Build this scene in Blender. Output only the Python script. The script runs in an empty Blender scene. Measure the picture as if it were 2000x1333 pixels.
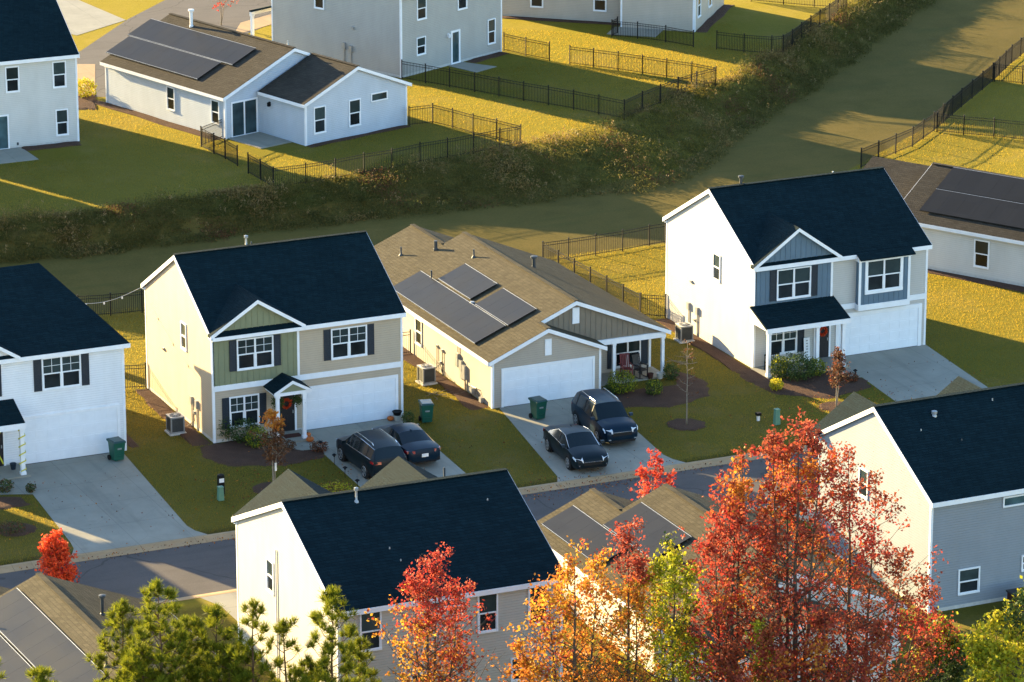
import bpy, bmesh, math, random
import numpy as np
from mathutils import Vector, Matrix
R_ = math.radians
random.seed(7); rng = np.random.default_rng(7)
scene = bpy.context.scene
col = scene.collection

# ------------------------------------------------------------------ camera
CAM = (-65.121, -178.615, 64.04); YAW = R_(-24.4216); PITCH = R_(17.2374); FPX = 8000.68
cam = bpy.data.cameras.new('camera'); camo = bpy.data.objects.new('camera', cam); col.objects.link(camo)
camo.location = CAM; camo.rotation_euler = (math.pi/2 - PITCH, 0, YAW)
cam.sensor_width = 36; cam.lens = 36*FPX/2000; cam.clip_start = 1; cam.clip_end = 3000
scene.camera = camo
AZ, EL = R_(22.3), R_(12)                       # sun: 21 deg left of +Y, 17 deg up
SUNV = Vector((-math.sin(AZ)*math.cos(EL), math.cos(AZ)*math.cos(EL), math.sin(EL)))

def G(px, py, z=0.0):
    """ground point (at height z) seen at a photo position: used to survey the plan of the place"""
    a = (px-1000)/FPX; b = -(py-666.5)/FPX
    d = (a, math.cos(PITCH)+b*math.sin(PITCH), -math.sin(PITCH)+b*math.cos(PITCH))
    c, s = math.cos(YAW), math.sin(YAW); t = (z-CAM[2])/d[2]
    return Vector((CAM[0]+t*(c*d[0]-s*d[1]), CAM[1]+t*(s*d[0]+c*d[1]), z))
def tall(px, pyb, pyt):
    t = (CAM[2])/(math.sin(PITCH)+(pyb-666.5)/FPX*math.cos(PITCH))
    return (pyb-pyt)*t/FPX/math.cos(PITCH)*0.985

# ------------------------------------------------------------------ mesh helper
def ident(p): return p
class MB:
    def __init__(s, T=ident): s.v=[]; s.f=[]; s.m=[]; s.T=T
    def pts(s, ps):
        i=len(s.v); s.v += [tuple(s.T(tuple(p))) for p in ps]; return i
    def poly(s, ps, mi=0):
        i=s.pts(ps); s.f.append(tuple(range(i,i+len(ps)))); s.m.append(mi)
    def hexa(s, p, mi=0):     # p: bottom 4, top 4
        i=s.pts(p)
        for q in ((0,3,2,1),(4,5,6,7),(0,1,5,4),(1,2,6,5),(2,3,7,6),(3,0,4,7)):
            s.f.append(tuple(i+k for k in q)); s.m.append(mi)
    def box(s, x0,y0,z0,x1,y1,z1, mi=0):
        s.hexa([(x0,y0,z0),(x1,y0,z0),(x1,y1,z0),(x0,y1,z0),(x0,y0,z1),(x1,y0,z1),(x1,y1,z1),(x0,y1,z1)], mi)
    def slab(s, q, t, mi=0):  # quad extruded down by t
        s.hexa([(x,y,z-t) for x,y,z in q]+list(q), mi)
    def fbox(s, F, u0,v0,u1,v1,n0,n1, mi=0):
        s.hexa([F(u0,v0,n0),F(u1,v0,n0),F(u1,v1,n0),F(u0,v1,n0),F(u0,v0,n1),F(u1,v0,n1),F(u1,v1,n1),F(u0,v1,n1)], mi)
    def fquad(s, F, u0,v0,u1,v1,n, mi=0): s.poly([F(u0,v0,n),F(u1,v0,n),F(u1,v1,n),F(u0,v1,n)], mi)
    def beam(s, p0, p1, w, h, mi=0):
        p0=Vector(p0); p1=Vector(p1); d=(p1-p0).normalized()
        sd = d.cross(Vector((0,0,1)))
        sd = Vector((1,0,0)) if sd.length<1e-4 else sd.normalized()
        up = sd.cross(d).normalized(); a=sd*w/2; b=up*h/2
        s.hexa([p0-a-b,p0+a-b,p0+a+b,p0-a+b,p1-a-b,p1+a-b,p1+a+b,p1-a+b], mi)
    def tube(s, pts, rad, n=8, mi=0, cap=True):
        pts=[Vector(p) for p in pts]
        if not isinstance(rad,(list,tuple)): rad=[rad]*len(pts)
        rings=[]
        for k,p in enumerate(pts):
            d=(pts[min(k+1,len(pts)-1)]-pts[max(k-1,0)]).normalized()
            a=d.cross(Vector((0,0,1)) if abs(d.z)<.9 else Vector((1,0,0))).normalized(); b=d.cross(a)
            rings.append(s.pts([p+(a*math.cos(2*math.pi*j/n)+b*math.sin(2*math.pi*j/n))*rad[k] for j in range(n)]))
        for k in range(len(pts)-1):
            for j in range(n):
                s.f.append((rings[k]+j,rings[k]+(j+1)%n,rings[k+1]+(j+1)%n,rings[k+1]+j)); s.m.append(mi)
        if cap:
            s.f.append(tuple(rings[0]+j for j in range(n))); s.m.append(mi)
            s.f.append(tuple(rings[-1]+j for j in reversed(range(n)))); s.m.append(mi)
    def lathe(s, c, prof, n=16, mi=0):
        rings=[s.pts([(c[0]+r*math.cos(2*math.pi*j/n), c[1]+r*math.sin(2*math.pi*j/n), c[2]+z) for j in range(n)]) for r,z in prof]
        for k in range(len(prof)-1):
            for j in range(n):
                s.f.append((rings[k]+j,rings[k]+(j+1)%n,rings[k+1]+(j+1)%n,rings[k+1]+j)); s.m.append(mi)
        s.f.append(tuple(rings[-1]+j for j in range(n))); s.m.append(mi)
    def build(s, name, mats, parent=None, smooth=False, recalc=True, angle=None):
        me=bpy.data.meshes.new(name); me.from_pydata(s.v,[],s.f)
        mats = mats if isinstance(mats,(list,tuple)) else [mats]
        for m in mats: me.materials.append(m)
        me.polygons.foreach_set('material_index', s.m)
        if recalc:
            bm=bmesh.new(); bm.from_mesh(me); bmesh.ops.recalc_face_normals(bm,faces=bm.faces); bm.to_mesh(me); bm.free()
        if smooth or angle:
            me.polygons.foreach_set('use_smooth',[True]*len(me.polygons))
            if angle: me.set_sharp_from_angle(angle=R_(angle))
        me.update()
        o=bpy.data.objects.new(name,me); col.objects.link(o)
        if parent: o.parent=parent
        return o
def tag(o, label, cat, group=None, kind=None):
    if kind: o['kind']=kind
    if label: o['label']=label
    if cat: o['category']=cat
    if group: o['group']=group
    return o
def thing(name, label, cat, loc=(0,0,0), rz=0, group=None):
    o=bpy.data.objects.new(name,None); col.objects.link(o); o.empty_display_size=.2
    o.location=loc; o.rotation_euler=(0,0,rz); return tag(o,label,cat,group)
def structure(o): o['kind']='structure'; return o
def dup(o, loc=None, rz=None, label=None, parent=None):
    c=o.copy(); col.objects.link(c)
    if parent: c.parent=parent
    if loc is not None: c.location=loc
    if rz is not None: c.rotation_euler=(0,0,rz)
    if label: c['label']=label
    for ch in o.children: dup(ch, parent=c)
    return c

# ------------------------------------------------------------------ materials
class N:
    def __init__(s,name):
        s.m=bpy.data.materials.new(name); s.m.use_nodes=True; s.t=s.m.node_tree; s.t.nodes.clear()
        s.out=s.n('ShaderNodeOutputMaterial'); s.tc=None
    def n(s,typ,**kw):
        nd=s.t.nodes.new(typ)
        for k,v in kw.items():
            if k.startswith('i_'): nd.inputs[k[2:].replace('_',' ')].default_value=v
            elif k.startswith('x_'): nd.inputs[int(k[2:])].default_value=v
            else: setattr(nd,k,v)
        return nd
    def l(s,a,b): s.t.links.new(a,b)
    def obj(s):
        if not s.tc: s.tc=s.n('ShaderNodeTexCoord')
        return s.tc.outputs['Object']
    def math(s,op,a,b=None):
        nd=s.n('ShaderNodeMath',operation=op)
        for k,x in enumerate((a,b)):
            if x is None: continue
            if isinstance(x,(int,float)): nd.inputs[k].default_value=x
            else: s.l(x,nd.inputs[k])
        return nd.outputs[0]
    def noise(s,scale,detail=4,rough=.55,vec=None,stretch=None):
        nd=s.n('ShaderNodeTexNoise'); nd.inputs['Scale'].default_value=scale; nd.inputs['Detail'].default_value=detail; nd.inputs['Roughness'].default_value=rough
        v=vec or s.obj()
        if stretch:
            mp=s.n('ShaderNodeMapping'); mp.inputs['Scale'].default_value=stretch; s.l(v,mp.inputs['Vector']); v=mp.outputs[0]
        s.l(v,nd.inputs['Vector']); return nd.outputs['Fac']
    def ramp(s,fac,stops):
        nd=s.n('ShaderNodeValToRGB'); cr=nd.color_ramp
        while len(cr.elements)<len(stops): cr.elements.new(.5)
        for e,(p,c) in zip(cr.elements,stops): e.position=p; e.color=(*c,1)
        s.l(fac,nd.inputs['Fac']); return nd.outputs['Color']
    def mix(s,fac,a,b,blend='MIX'):
        nd=s.n('ShaderNodeMix',data_type='RGBA',blend_type=blend)
        for k,x in ((0,fac),(6,a),(7,b)):
            if isinstance(x,(int,float)): nd.inputs[k].default_value=x
            elif isinstance(x,tuple): nd.inputs[k].default_value=(*x,1)
            else: s.l(x,nd.inputs[k])
        return nd.outputs[2]
    def bump(s,h,dist,strength=1.0,normal=None):
        nd=s.n('ShaderNodeBump'); nd.inputs['Distance'].default_value=dist; nd.inputs['Strength'].default_value=strength
        s.l(h,nd.inputs['Height'])
        if normal: s.l(normal,nd.inputs['Normal'])
        return nd.outputs[0]
    def bsdf(s,color,rough=.7,spec=.3,normal=None,metal=0,coat=0):
        b=s.n('ShaderNodeBsdfPrincipled')
        if isinstance(color,tuple): b.inputs['Base Color'].default_value=(*color,1)
        else: s.l(color,b.inputs['Base Color'])
        if isinstance(rough,(int,float)): b.inputs['Roughness'].default_value=rough
        else: s.l(rough,b.inputs['Roughness'])
        b.inputs['Specular IOR Level'].default_value=spec; b.inputs['Metallic'].default_value=metal; b.inputs['Coat Weight'].default_value=coat
        if normal: s.l(normal,b.inputs['Normal'])
        s.l(b.outputs[0],s.out.inputs['Surface']); return b
def sc(c,k): return tuple(min(1,x*k) for x in c)

def siding(name,c,axis='Z',pitch=.115,depth=.011,strength=1.0):
    m=N(name); sp=m.n('ShaderNodeSeparateXYZ'); m.l(m.obj(),sp.inputs[0])
    fr=m.math('FRACT',m.math('MULTIPLY',sp.outputs[axis],1/pitch))
    h=m.math('SUBTRACT',1.0,fr)
    nz=m.noise(1.1,3,.6,stretch=(1,1,.5)); n2=m.noise(26,2,.5,stretch=(.25,.25,3))
    cc=m.ramp(nz,[(.3,sc(c,.93)),(.7,sc(c,1.05))]); cc=m.mix(.10,cc,m.ramp(n2,[(.35,sc(c,.8)),(.65,sc(c,1.1))]))
    row=m.math('SNAP',sp.outputs[axis],pitch)
    lap_shade=m.math('LESS_THAN',fr,.10)
    cc=m.mix(m.math('MULTIPLY',lap_shade,.45),cc,sc(c,.45))     # shade line under each lap, painted into the colour
    st=m.noise(.8,4,.65,stretch=(1.6,1.6,.12)); cc=m.mix(m.math('MULTIPLY',m.ramp(st,[(.5,(0,0,0)),(.8,(1,1,1))]),.10),cc,(.30,.26,.20))
    m.bsdf(cc,.55,.3,m.bump(h,depth,strength)); return m.m
def shingle(name,c1,c2,rough=.75,spec=.35):
    m=N(name)
    br=m.n('ShaderNodeTexBrick'); br.inputs['Scale'].default_value=1.0
    br.inputs['Brick Width'].default_value=.32; br.inputs['Row Height'].default_value=.145; br.inputs['Mortar Size'].default_value=.012
    br.inputs['Color1'].default_value=(.15,.15,.15,1); br.inputs['Color2'].default_value=(1,1,1,1); br.inputs['Mortar'].default_value=(0,0,0,1)
    # rows run along the eave: use the length along the roof and the slope height
    sp=m.n('ShaderNodeSeparateXYZ'); m.l(m.obj(),sp.inputs[0])
    cb=m.n('ShaderNodeCombineXYZ'); m.l(m.math('ADD',sp.outputs['X'],sp.outputs['Y']),cb.inputs[0]); m.l(m.math('MULTIPLY',sp.outputs['Z'],2.1),cb.inputs[1])
    m.l(cb.outputs[0],br.inputs['Vector'])
    nz=m.noise(2.2,6,.7); big=m.noise(.45,3,.5); fine=m.noise(38,2,.5)
    cc=m.ramp(nz,[(.25,c1),(.75,c2)])
    cc=m.mix(.45,cc,m.mix(br.outputs['Color'],sc(c1,.55),sc(c2,1.15)))
    cc=m.mix(m.math('MULTIPLY',m.ramp(big,[(.45,(0,0,0)),(.75,(1,1,1))]),.35),cc,sc(c1,.6))
    cc=m.mix(.25,cc,m.ramp(fine,[(.3,sc(c1,.5)),(.7,sc(c2,1.4))]))
    ht=m.math('ADD',br.outputs['Fac'],m.math('MULTIPLY',fine,-.6))
    m.bsdf(cc,rough,spec,m.bump(ht,-.02,1.0)); return m.m
def plain(name,c,rough=.5,spec=.4,metal=0,var=.12,scale=6,coat=0):
    m=N(name); nz=m.noise(scale,4,.6); cc=m.ramp(nz,[(.3,sc(c,1-var)),(.7,sc(c,1+var))])
    m.bsdf(cc,rough,spec,m.bump(nz,.002,.3) if var>.05 else None,metal,coat); return m.m
def leafmat(name,cols,trans=.45,tk=None):
    m=N(name); g=m.n('ShaderNodeNewGeometry')
    n=len(cols); st=[(i/(max(1,n-1)),c) for i,c in enumerate(cols)]
    cc=m.ramp(g.outputs['Random Per Island'],st)
    d=m.n('ShaderNodeBsdfPrincipled'); d.inputs['Roughness'].default_value=.6; d.inputs['Specular IOR Level'].default_value=.12
    t=m.n('ShaderNodeBsdfTranslucent'); mx=m.n('ShaderNodeMixShader'); mx.inputs[0].default_value=trans
    m.l(cc,d.inputs['Base Color']); m.l(cc if tk is None else m.mix(1.0,cc,tk,'MULTIPLY'),t.inputs['Color']); m.l(d.outputs[0],mx.inputs[1]); m.l(t.outputs[0],mx.inputs[2]); m.l(mx.outputs[0],m.out.inputs['Surface'])
    return m.m
def glassmat(name,c,rough=.06,bl=None):
    m=N(name); 
    if bl:
        sp=m.n('ShaderNodeSeparateXYZ'); m.l(m.obj(),sp.inputs[0]); fr=m.math('FRACT',m.math('MULTIPLY',sp.outputs['Z'],1/.055))
        cc=m.mix(m.math('GREATER_THAN',fr,.75),c,bl)
        nz=m.noise(1.3,2,.5); cc=m.mix(m.ramp(nz,[(.4,(0,0,0)),(.6,(1,1,1))]),cc,sc(c,.7))
    else:
        nz=m.noise(1.0,2,.5); cc=m.ramp(nz,[(.35,sc(c,.6)),(.65,sc(c,1.4))])
    oi=m.n('ShaderNodeObjectInfo'); cc=m.mix(1.0,cc,m.ramp(oi.outputs['Random'],[(.0,(.45,.45,.45)),(1.0,(1.5,1.5,1.5))]),'MULTIPLY')
    nb=m.noise(.9,2,.5)
    m.bsdf(cc,rough,.38,m.bump(nb,.02,.15)); return m.m

M={}
M['white']=plain('white_trim',(.78,.79,.80),.45,.4,var=.05,scale=2)
M['garage_white']=plain('garage_door_white',(.74,.77,.80),.4,.4,var=.04,scale=2)
M['tan']=siding('tan_vinyl_siding',(.45,.365,.26))
M['green_bb']=plain('sage_green_board',(.20,.215,.125),.6,.3,var=.06,scale=2)
M['blue_bb']=plain('slate_blue_board',(.105,.16,.21),.6,.3,var=.06,scale=2)
M['taupe_bb']=plain('taupe_board',(.20,.165,.12),.6,.3,var=.06,scale=2)
M['pale_grey']=siding('pale_grey_siding',(.485,.465,.425))
M['white_siding']=siding('white_vinyl_siding',(.74,.75,.76))
M['taupe']=siding('taupe_vinyl_siding',(.40,.345,.275))
M['bluegrey']=siding('blue_grey_siding',(.47,.52,.57))
M['beige']=siding('beige_white_siding',(.57,.56,.52))
M['cream_siding']=siding('cream_siding',(.47,.44,.375))
M['grey_beige']=siding('grey_beige_siding',(.38,.37,.335))
M['warm_tan']=siding('warm_tan_siding',(.47,.41,.33))
M['grey_siding']=siding('mid_grey_siding',(.235,.26,.285))
M['roof_dark']=shingle('charcoal_shingles',(.0015,.009,.0125),(.008,.0225,.028),.85,.06)
M['roof_tan']=shingle('weathered_tan_shingles',(.050,.042,.026),(.096,.082,.053),.85,.06)
M['roof_brown']=shingle('brown_grey_shingles',(.034,.029,.022),(.064,.055,.043),.85,.06)
M['navy']=plain('navy_shutter',(.012,.022,.035),.5,.4,var=.1)
M['door']=plain('dark_door',(.018,.016,.018),.4,.4,var=.1)
M['glass_up']=glassmat('glass_with_blinds',(.045,.065,.065),.08,(.03,.042,.042))
M['glass_dn']=glassmat('screened_glass',(.018,.024,.028),.12)
M['glass_door']=glassmat('sliding_glass',(.05,.09,.10),.04)
M['solar']=None
M['black_metal']=plain('black_metal',(.004,.004,.004),.6,.2,var=.1)
M['dark_pipe']=plain('dark_vent_pipe',(.05,.055,.055),.5,.4)
M['pvc']=plain('white_pvc',(.75,.74,.72),.4,.4,var=.03)
M['grey_metal']=plain('grey_metal_box',(.33,.34,.34),.4,.5,metal=.4)
M['concrete_pad']=plain('pale_pad',(.50,.48,.44),.85,.2,var=.12)
def solar():
    m=N('solar_glass'); br=m.n('ShaderNodeTexBrick'); br.offset=0; br.inputs['Scale'].default_value=1; br.inputs['Brick Width'].default_value=1.05; br.inputs['Row Height'].default_value=.88; br.inputs['Mortar Size'].default_value=.012
    br.inputs['Color1'].default_value=(.020,.019,.018,1); br.inputs['Color2'].default_value=(.023,.022,.021,1); br.inputs['Mortar'].default_value=(.020,.021,.024,1)
    mp=m.n('ShaderNodeSeparateXYZ'); m.l(m.obj(),mp.inputs[0]); cb=m.n('ShaderNodeCombineXYZ'); m.l(mp.outputs['Y'],cb.inputs[0]); m.l(mp.outputs['X'],cb.inputs[1]); m.l(cb.outputs[0],br.inputs['Vector'])
    nz=m.noise(.5,3,.5)
    m.bsdf(br.outputs['Color'],m.ramp(nz,[(.3,(.32,.32,.32)),(.7,(.40,.40,.40))]),.08); return m.m
M['solar']=solar()
def asphalt():
    m=N('asphalt'); a=m.noise(.35,5,.6); b=m.noise(30,3,.6); c=m.noise(1.2,4,.7,stretch=(.15,1,1))
    cc=m.ramp(a,[(.3,(.055,.046,.040)),(.7,(.082,.068,.060))]); cc=m.mix(.3,cc,m.ramp(b,[(.3,(.06,.055,.055)),(.7,(.16,.15,.145))]))
    cc=m.mix(m.math('MULTIPLY',m.ramp(c,[(.5,(0,0,0)),(.75,(1,1,1))]),.45),cc,(.040,.036,.034))
    ck=m.n('ShaderNodeTexVoronoi',feature='DISTANCE_TO_EDGE'); ck.inputs['Scale'].default_value=.13; dv=m.n('ShaderNodeVectorMath',operation='ADD'); nz=m.n('ShaderNodeTexNoise'); nz.inputs['Scale'].default_value=.6; m.l(m.obj(),nz.inputs['Vector']); m.l(m.obj(),dv.inputs[0]); m.l(nz.outputs['Color'],dv.inputs[1]); m.l(dv.outputs[0],ck.inputs['Vector'])
    cc=m.mix(m.math('MULTIPLY',m.math('LESS_THAN',ck.outputs['Distance'],.0055),.5),cc,(.022,.020,.020))
    m.bsdf(cc,.85,.25,m.bump(b,.006,.6)); return m.m
M['asphalt']=asphalt()
def concrete(name,c):
    m=N(name); a=m.noise(.6,5,.65); b=m.noise(24,3,.6); v=m.n('ShaderNodeTexVoronoi'); v.inputs['Scale'].default_value=.9; m.l(m.obj(),v.inputs['Vector'])
    cc=m.ramp(a,[(.28,sc(c,.80)),(.72,sc(c,1.10))]); cc=m.mix(.18,cc,m.ramp(b,[(.3,sc(c,.7)),(.7,sc(c,1.2))]))
    st=m.ramp(v.outputs['Distance'],[(.05,(1,1,1)),(.22,(0,0,0))]); cc=m.mix(m.math('MULTIPLY',st,.22),cc,sc(c,.55))
    ty=m.noise(1.0,4,.65,stretch=(1.5,.10,1)); cc=m.mix(m.math('MULTIPLY',m.ramp(ty,[(.52,(0,0,0)),(.7,(1,1,1))]),.30),cc,sc(c,.5))
    wk=m.n('ShaderNodeTexVoronoi',feature='DISTANCE_TO_EDGE'); wk.inputs['Scale'].default_value=.22; wv=m.n('ShaderNodeMapping'); m.l(m.obj(),wv.inputs['Vector']); m.l(wv.outputs[0],wk.inputs['Vector'])
    cc=m.mix(m.math('MULTIPLY',m.math('LESS_THAN',wk.outputs['Distance'],.003),.16),cc,sc(c,.4))
    sp=m.n('ShaderNodeSeparateXYZ'); m.l(m.obj(),sp.inputs[0])
    j=m.math('LESS_THAN',m.math('FRACT',m.math('MULTIPLY',sp.outputs['Y'],1/3.05)),.012); j2=m.math('LESS_THAN',m.math('FRACT',m.math('MULTIPLY',m.math('ADD',sp.outputs['X'],.35),1/2.6)),.012)
    cc=m.mix(m.math('MULTIPLY',m.math('MAXIMUM',j,j2),.38),cc,sc(c,.35))
    m.bsdf(cc,.8,.25,m.bump(b,.004,.5)); return m.m
M['concrete']=concrete('driveway_concrete',(.27,.255,.205))
M['kerb']=concrete('kerb_concrete',(.36,.245,.13))
def mulchm():
    m=N('pine_mulch'); a=m.noise(1.2,4,.6); b=m.noise(16,4,.7,stretch=(1,1.6,1)); cc=m.ramp(b,[(.3,(.035,.018,.013)),(.55,(.10,.055,.036)),(.8,(.19,.11,.07))]); cc=m.mix(.4,cc,m.ramp(a,[(.3,(.045,.027,.02)),(.7,(.11,.065,.045))]))
    m.bsdf(cc,.95,.1,m.bump(b,.06,1)); return m.m
M['mulch']=mulchm()
def grassm(name='lawn_grass'):
    m=N(name); big=m.noise(.085,4,.6); mid=m.noise(.5,5,.65); fine=m.noise(7,4,.7); vf=m.noise(34,2,.6)
    cc=m.ramp(mid,[(.25,(.050,.045,.013)),(.5,(.077,.065,.018)),(.75,(.110,.086,.025))])
    gr=m.ramp(fine,[(.3,(.038,.037,.011)),(.55,(.075,.062,.017)),(.8,(.135,.098,.034))])
    cc=m.mix(.45,cc,gr)
    cc=m.mix(m.math('MULTIPLY',m.ramp(big,[(.42,(0,0,0)),(.64,(1,1,1))]),.5),cc,m.ramp(fine,[(.3,(.034,.046,.010)),(.7,(.072,.080,.018))]))
    bare=m.noise(.23,5,.7); cc=m.mix(m.math('MULTIPLY',m.ramp(bare,[(.52,(0,0,0)),(.70,(1,1,1))]),.7),cc,(.125,.088,.042))
    cc=m.mix(1.0,cc,(.84,.86,.80),'MULTIPLY')
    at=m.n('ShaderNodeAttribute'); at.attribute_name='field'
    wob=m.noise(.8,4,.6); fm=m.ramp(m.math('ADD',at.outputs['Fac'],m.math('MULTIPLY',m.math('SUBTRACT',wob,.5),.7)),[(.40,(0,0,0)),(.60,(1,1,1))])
    shaded_fcol=m.ramp(m.noise(.30,6,.7),[(.3,(.078,.062,.016)),(.5,(.112,.087,.022)),(.72,(.142,.103,.029))]); shaded_fcol=m.mix(.4,shaded_fcol,m.ramp(fine,[(.3,(.045,.039,.008)),(.75,(.140,.098,.024))]))
    tr=m.noise(.55,4,.6,stretch=(.25,1.4,1)); shaded_fcol=m.mix(m.math('MULTIPLY',m.ramp(tr,[(.55,(0,0,0)),(.75,(1,1,1))]),.4),shaded_fcol,(.050,.060,.014))
    cc=m.mix(fm,cc,shaded_fcol)  # shade over the field put into its colour: dull tone without sheen
    n1=m.bump(fine,.045,.45)
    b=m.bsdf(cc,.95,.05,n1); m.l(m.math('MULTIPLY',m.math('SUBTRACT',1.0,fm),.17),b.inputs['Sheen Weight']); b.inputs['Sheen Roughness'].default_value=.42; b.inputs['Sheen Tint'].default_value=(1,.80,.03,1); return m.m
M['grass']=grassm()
# ------------------------------------------------------------------ house pieces
def front(y0=0): return lambda u,v,n: (u, y0-n, v)
def rear(y0): return lambda u,v,n: (u, y0+n, v)
def leftf(x0=0): return lambda u,v,n: (x0-n, u, v)
def rightf(x0): return lambda u,v,n: (x0+n, u, v)

def window(par,T,F,u0,v0,u1,v1,n=2,grid=True,cas=.07,hung=True,mul=None,thick=.055):
    if u1<u0: u0,u1=u1,u0
    f=MB(T); c=cas
    f.fbox(F,u0-c,v0-c,u1+c,v0,.0,thick+.02); f.fbox(F,u0-c,v1,u1+c,v1+c,.0,thick)
    f.fbox(F,u0-c,v0,u0,v1,.0,thick); f.fbox(F,u1,v0,u1+c,v1,.0,thick)
    w=(u1-u0); mw=.09
    cells=[]
    for k in range(n):
        a=u0+w*k/n+(mw/2 if k else 0); b=u0+w*(k+1)/n-(mw/2 if k<n-1 else 0); cells.append((a,b))
        if k<n-1: f.fbox(F,b,v0,b+mw,v1,.0,thick-.004)
    vm=(v0+v1)/2
    p=MB(T)
    for a,b in cells:
        if hung:
            f.fbox(F,a,vm-.03,b,vm+.03,.0,thick-.012)
            f.fbox(F,a,v0,b,v0+.04,.0,thick-.02); f.fbox(F,a,v0+.04,a+.035,vm-.03,.0,thick-.022); f.fbox(F,b-.035,v0+.04,b,vm-.03,.0,thick-.022)
            if grid:
                f.fbox(F,(a+b)/2-.011,vm+.03,(a+b)/2+.011,v1,.0,.026); vq=(vm+v1)/2+.01
                f.fbox(F,a,vq-.011,(a+b)/2-.011,vq+.011,.0,.024); f.fbox(F,(a+b)/2+.011,vq-.011,b,vq+.011,.0,.024)
            p.fquad(F,a,vm+.0,b,v1,.014,0); p.fquad(F,a,v0,b,vm,.012,1)
        else:
            p.fquad(F,a,v0,b,v1,.012,2)
    o=f.build('window',M['white'],par); p.build('pane',[M['glass_up'],M['glass_dn'],M['glass_door']],o,recalc=False)
    return o
def shutter(par,T,F,u0,u1,v0,v1,m=None):
    s=MB(T); s.fbox(F,u0,v0,u1,v1,.0,.035); t=.045
    s.fbox(F,u0,v0,u0+t,v1,.035,.05); s.fbox(F,u1-t,v0,u1,v1,.035,.05)
    for v in (v0,(v0+v1)/2-.03,v1-.06): s.fbox(F,u0+t,v,u1-t,v+.06,.035,.05)
    k=v0+.09
    while k<v1-.1:
        s.fbox(F,u0+t,k,u1-t,k+.025,.035,.044); k+=.06
    return s.build('shutter',m or M['navy'],par)
def garage(par,T,F,u0,u1,v1,v0=0.02,trim=.14):
    d=MB(T); d.fbox(F,u0,v0,u1,v1,-.05,.012); rows,cols=4,8; h=(v1-v0)/rows; w=(u1-u0)/cols
    for r in range(rows):
        if r: d.fbox(F,u0,v0+r*h-.007,u1,v0+r*h+.007,.012,.016)
        for c in range(cols):
            a,b,e,g=u0+c*w+.07,u0+(c+1)*w-.07,v0+r*h+.09,v0+(r+1)*h-.09
            d.fbox(F,a,e,b,g,.012,.021)
    o=d.build('garage_door',M['garage_white'],par)
    t=MB(T); t.fbox(F,u0-trim,0,u0,v1,.0,.05); t.fbox(F,u1,0,u1+trim,v1,.0,.05); t.fbox(F,u0-trim,v1,u1+trim,v1+trim,.0,.052)
    t.build('garage_trim',M['white'],par)
    g=MB(T); g.fbox(F,u0,0.0,u1,v0,-.03,.018); g.build('door_seal',M['black_metal'],o)
    return o
def door(par,T,F,u0,u1,v1,v0=.06,m=None,trim=.1):
    d=MB(T); d.fbox(F,u0,v0,u1,v1,-.02,.02); w=(u1-u0)
    for (a,b) in ((u0+.12,u0+w/2-.06),(u0+w/2+.06,u1-.12)):
        for (e,g) in ((v0+.2,v0+.85),(v0+1.0,v1-.5),(v1-.42,v1-.15)): d.fbox(F,a,e,b,g,.02,.03)
    o=d.build('front_door',m or M['door'],par)
    h=MB(T); h.fbox(F,u1-.12,v0+.95,u1-.07,v0+1.1,.02,.08); h.build('handle',M['grey_metal'],o)
    t=MB(T); t.fbox(F,u0-trim,0,u0,v1,.0,.05); t.fbox(F,u1,0,u1+trim,v1,.0,.05); t.fbox(F,u0-trim,v1,u1+trim,v1+trim,.0,.052); t.fbox(F,u0,0,u1,v0,.0,.06)
    t.build('door_frame',M['white'],par); return o
def vpipe(par,T,p,h=.45,r=.045,m=None,cap=False):
    b=MB(T); x,y,z=p
    fl=.14 if r>.03 else .045; b.lathe((x,y,z-.25),[(fl,.0),(fl*.93,.22),(r*1.3,.32),(r,.34),(r,h+.25)],10)
    if cap: b.lathe((x,y,z+h-.02),[(r*1.1,0),(r*1.9,.02),(r*1.9,.12),(r*.6,.15)],10)
    return b.build('vent_pipe',m or M['dark_pipe'],par,angle=40)
def corner(par,T,x,y,z1,sx,sy,w=.1,name='corner_trim'):
    # L-shaped corner board hugging an outside corner; sx, sy: direction towards the wall
    b=MB(T); e=.02
    b.box(min(x-sx*e,x+sx*w),min(y-sy*e,y),0,max(x-sx*e,x+sx*w),max(y-sy*e,y),z1)
    b.box(min(x-sx*e,x),min(y,y+sy*w),0,max(x-sx*e,x),max(y,y+sy*w),z1)
    return b.build(name,M['white'],par)
def gable_roof_x(par,T,W,D,H,R,ov=.25,og=.1,mat=None,rakes=('l','r')):
    """roof with its ridge along x; returns roof object and slope"""
    r=R/(D/2); ze=H-ov*r+.12; zr=H+R+.12; b=MB(T)
    b.slab([(-og,-ov,ze),(W+og,-ov,ze),(W+og,D/2,zr),(-og,D/2,zr)],.13)
    b.slab([(W+og,D+ov,ze),(-og,D+ov,ze),(-og,D/2+.0,zr),(W+og,D/2+.0,zr)],.13)
    b.beam((-og,D/2,zr+.012),(W+og,D/2,zr+.012),.26,.03)
    o=b.build('roof',mat or M['roof_dark'],par)
    f=MB(T)
    f.box(-og,-ov-.025,ze-.23,W+og,-ov-.002,ze-.015); f.box(-og,D+ov+.002,ze-.23,W+og,D+ov+.025,ze-.015)
    f.box(-og+.02,-ov,ze-.235,W+og-.02,0,ze-.2); f.box(-og+.02,D,ze-.235,W+og-.02,D+ov,ze-.2)
    for x in (-og-.022,W+og+.002):
        for y0,y1 in ((-ov-.02,D/2),(D+ov+.02,D/2)):
            f.hexa([(x,y0,ze-.25),(x+.02,y0,ze-.25),(x+.02,y1,zr-.25),(x,y1,zr-.25),(x,y0,ze-.02),(x+.02,y0,ze-.02),(x+.02,y1,zr-.02),(x,y1,zr-.02)])
    f.build('fascia',M['white'],par)
    return o,r
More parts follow.
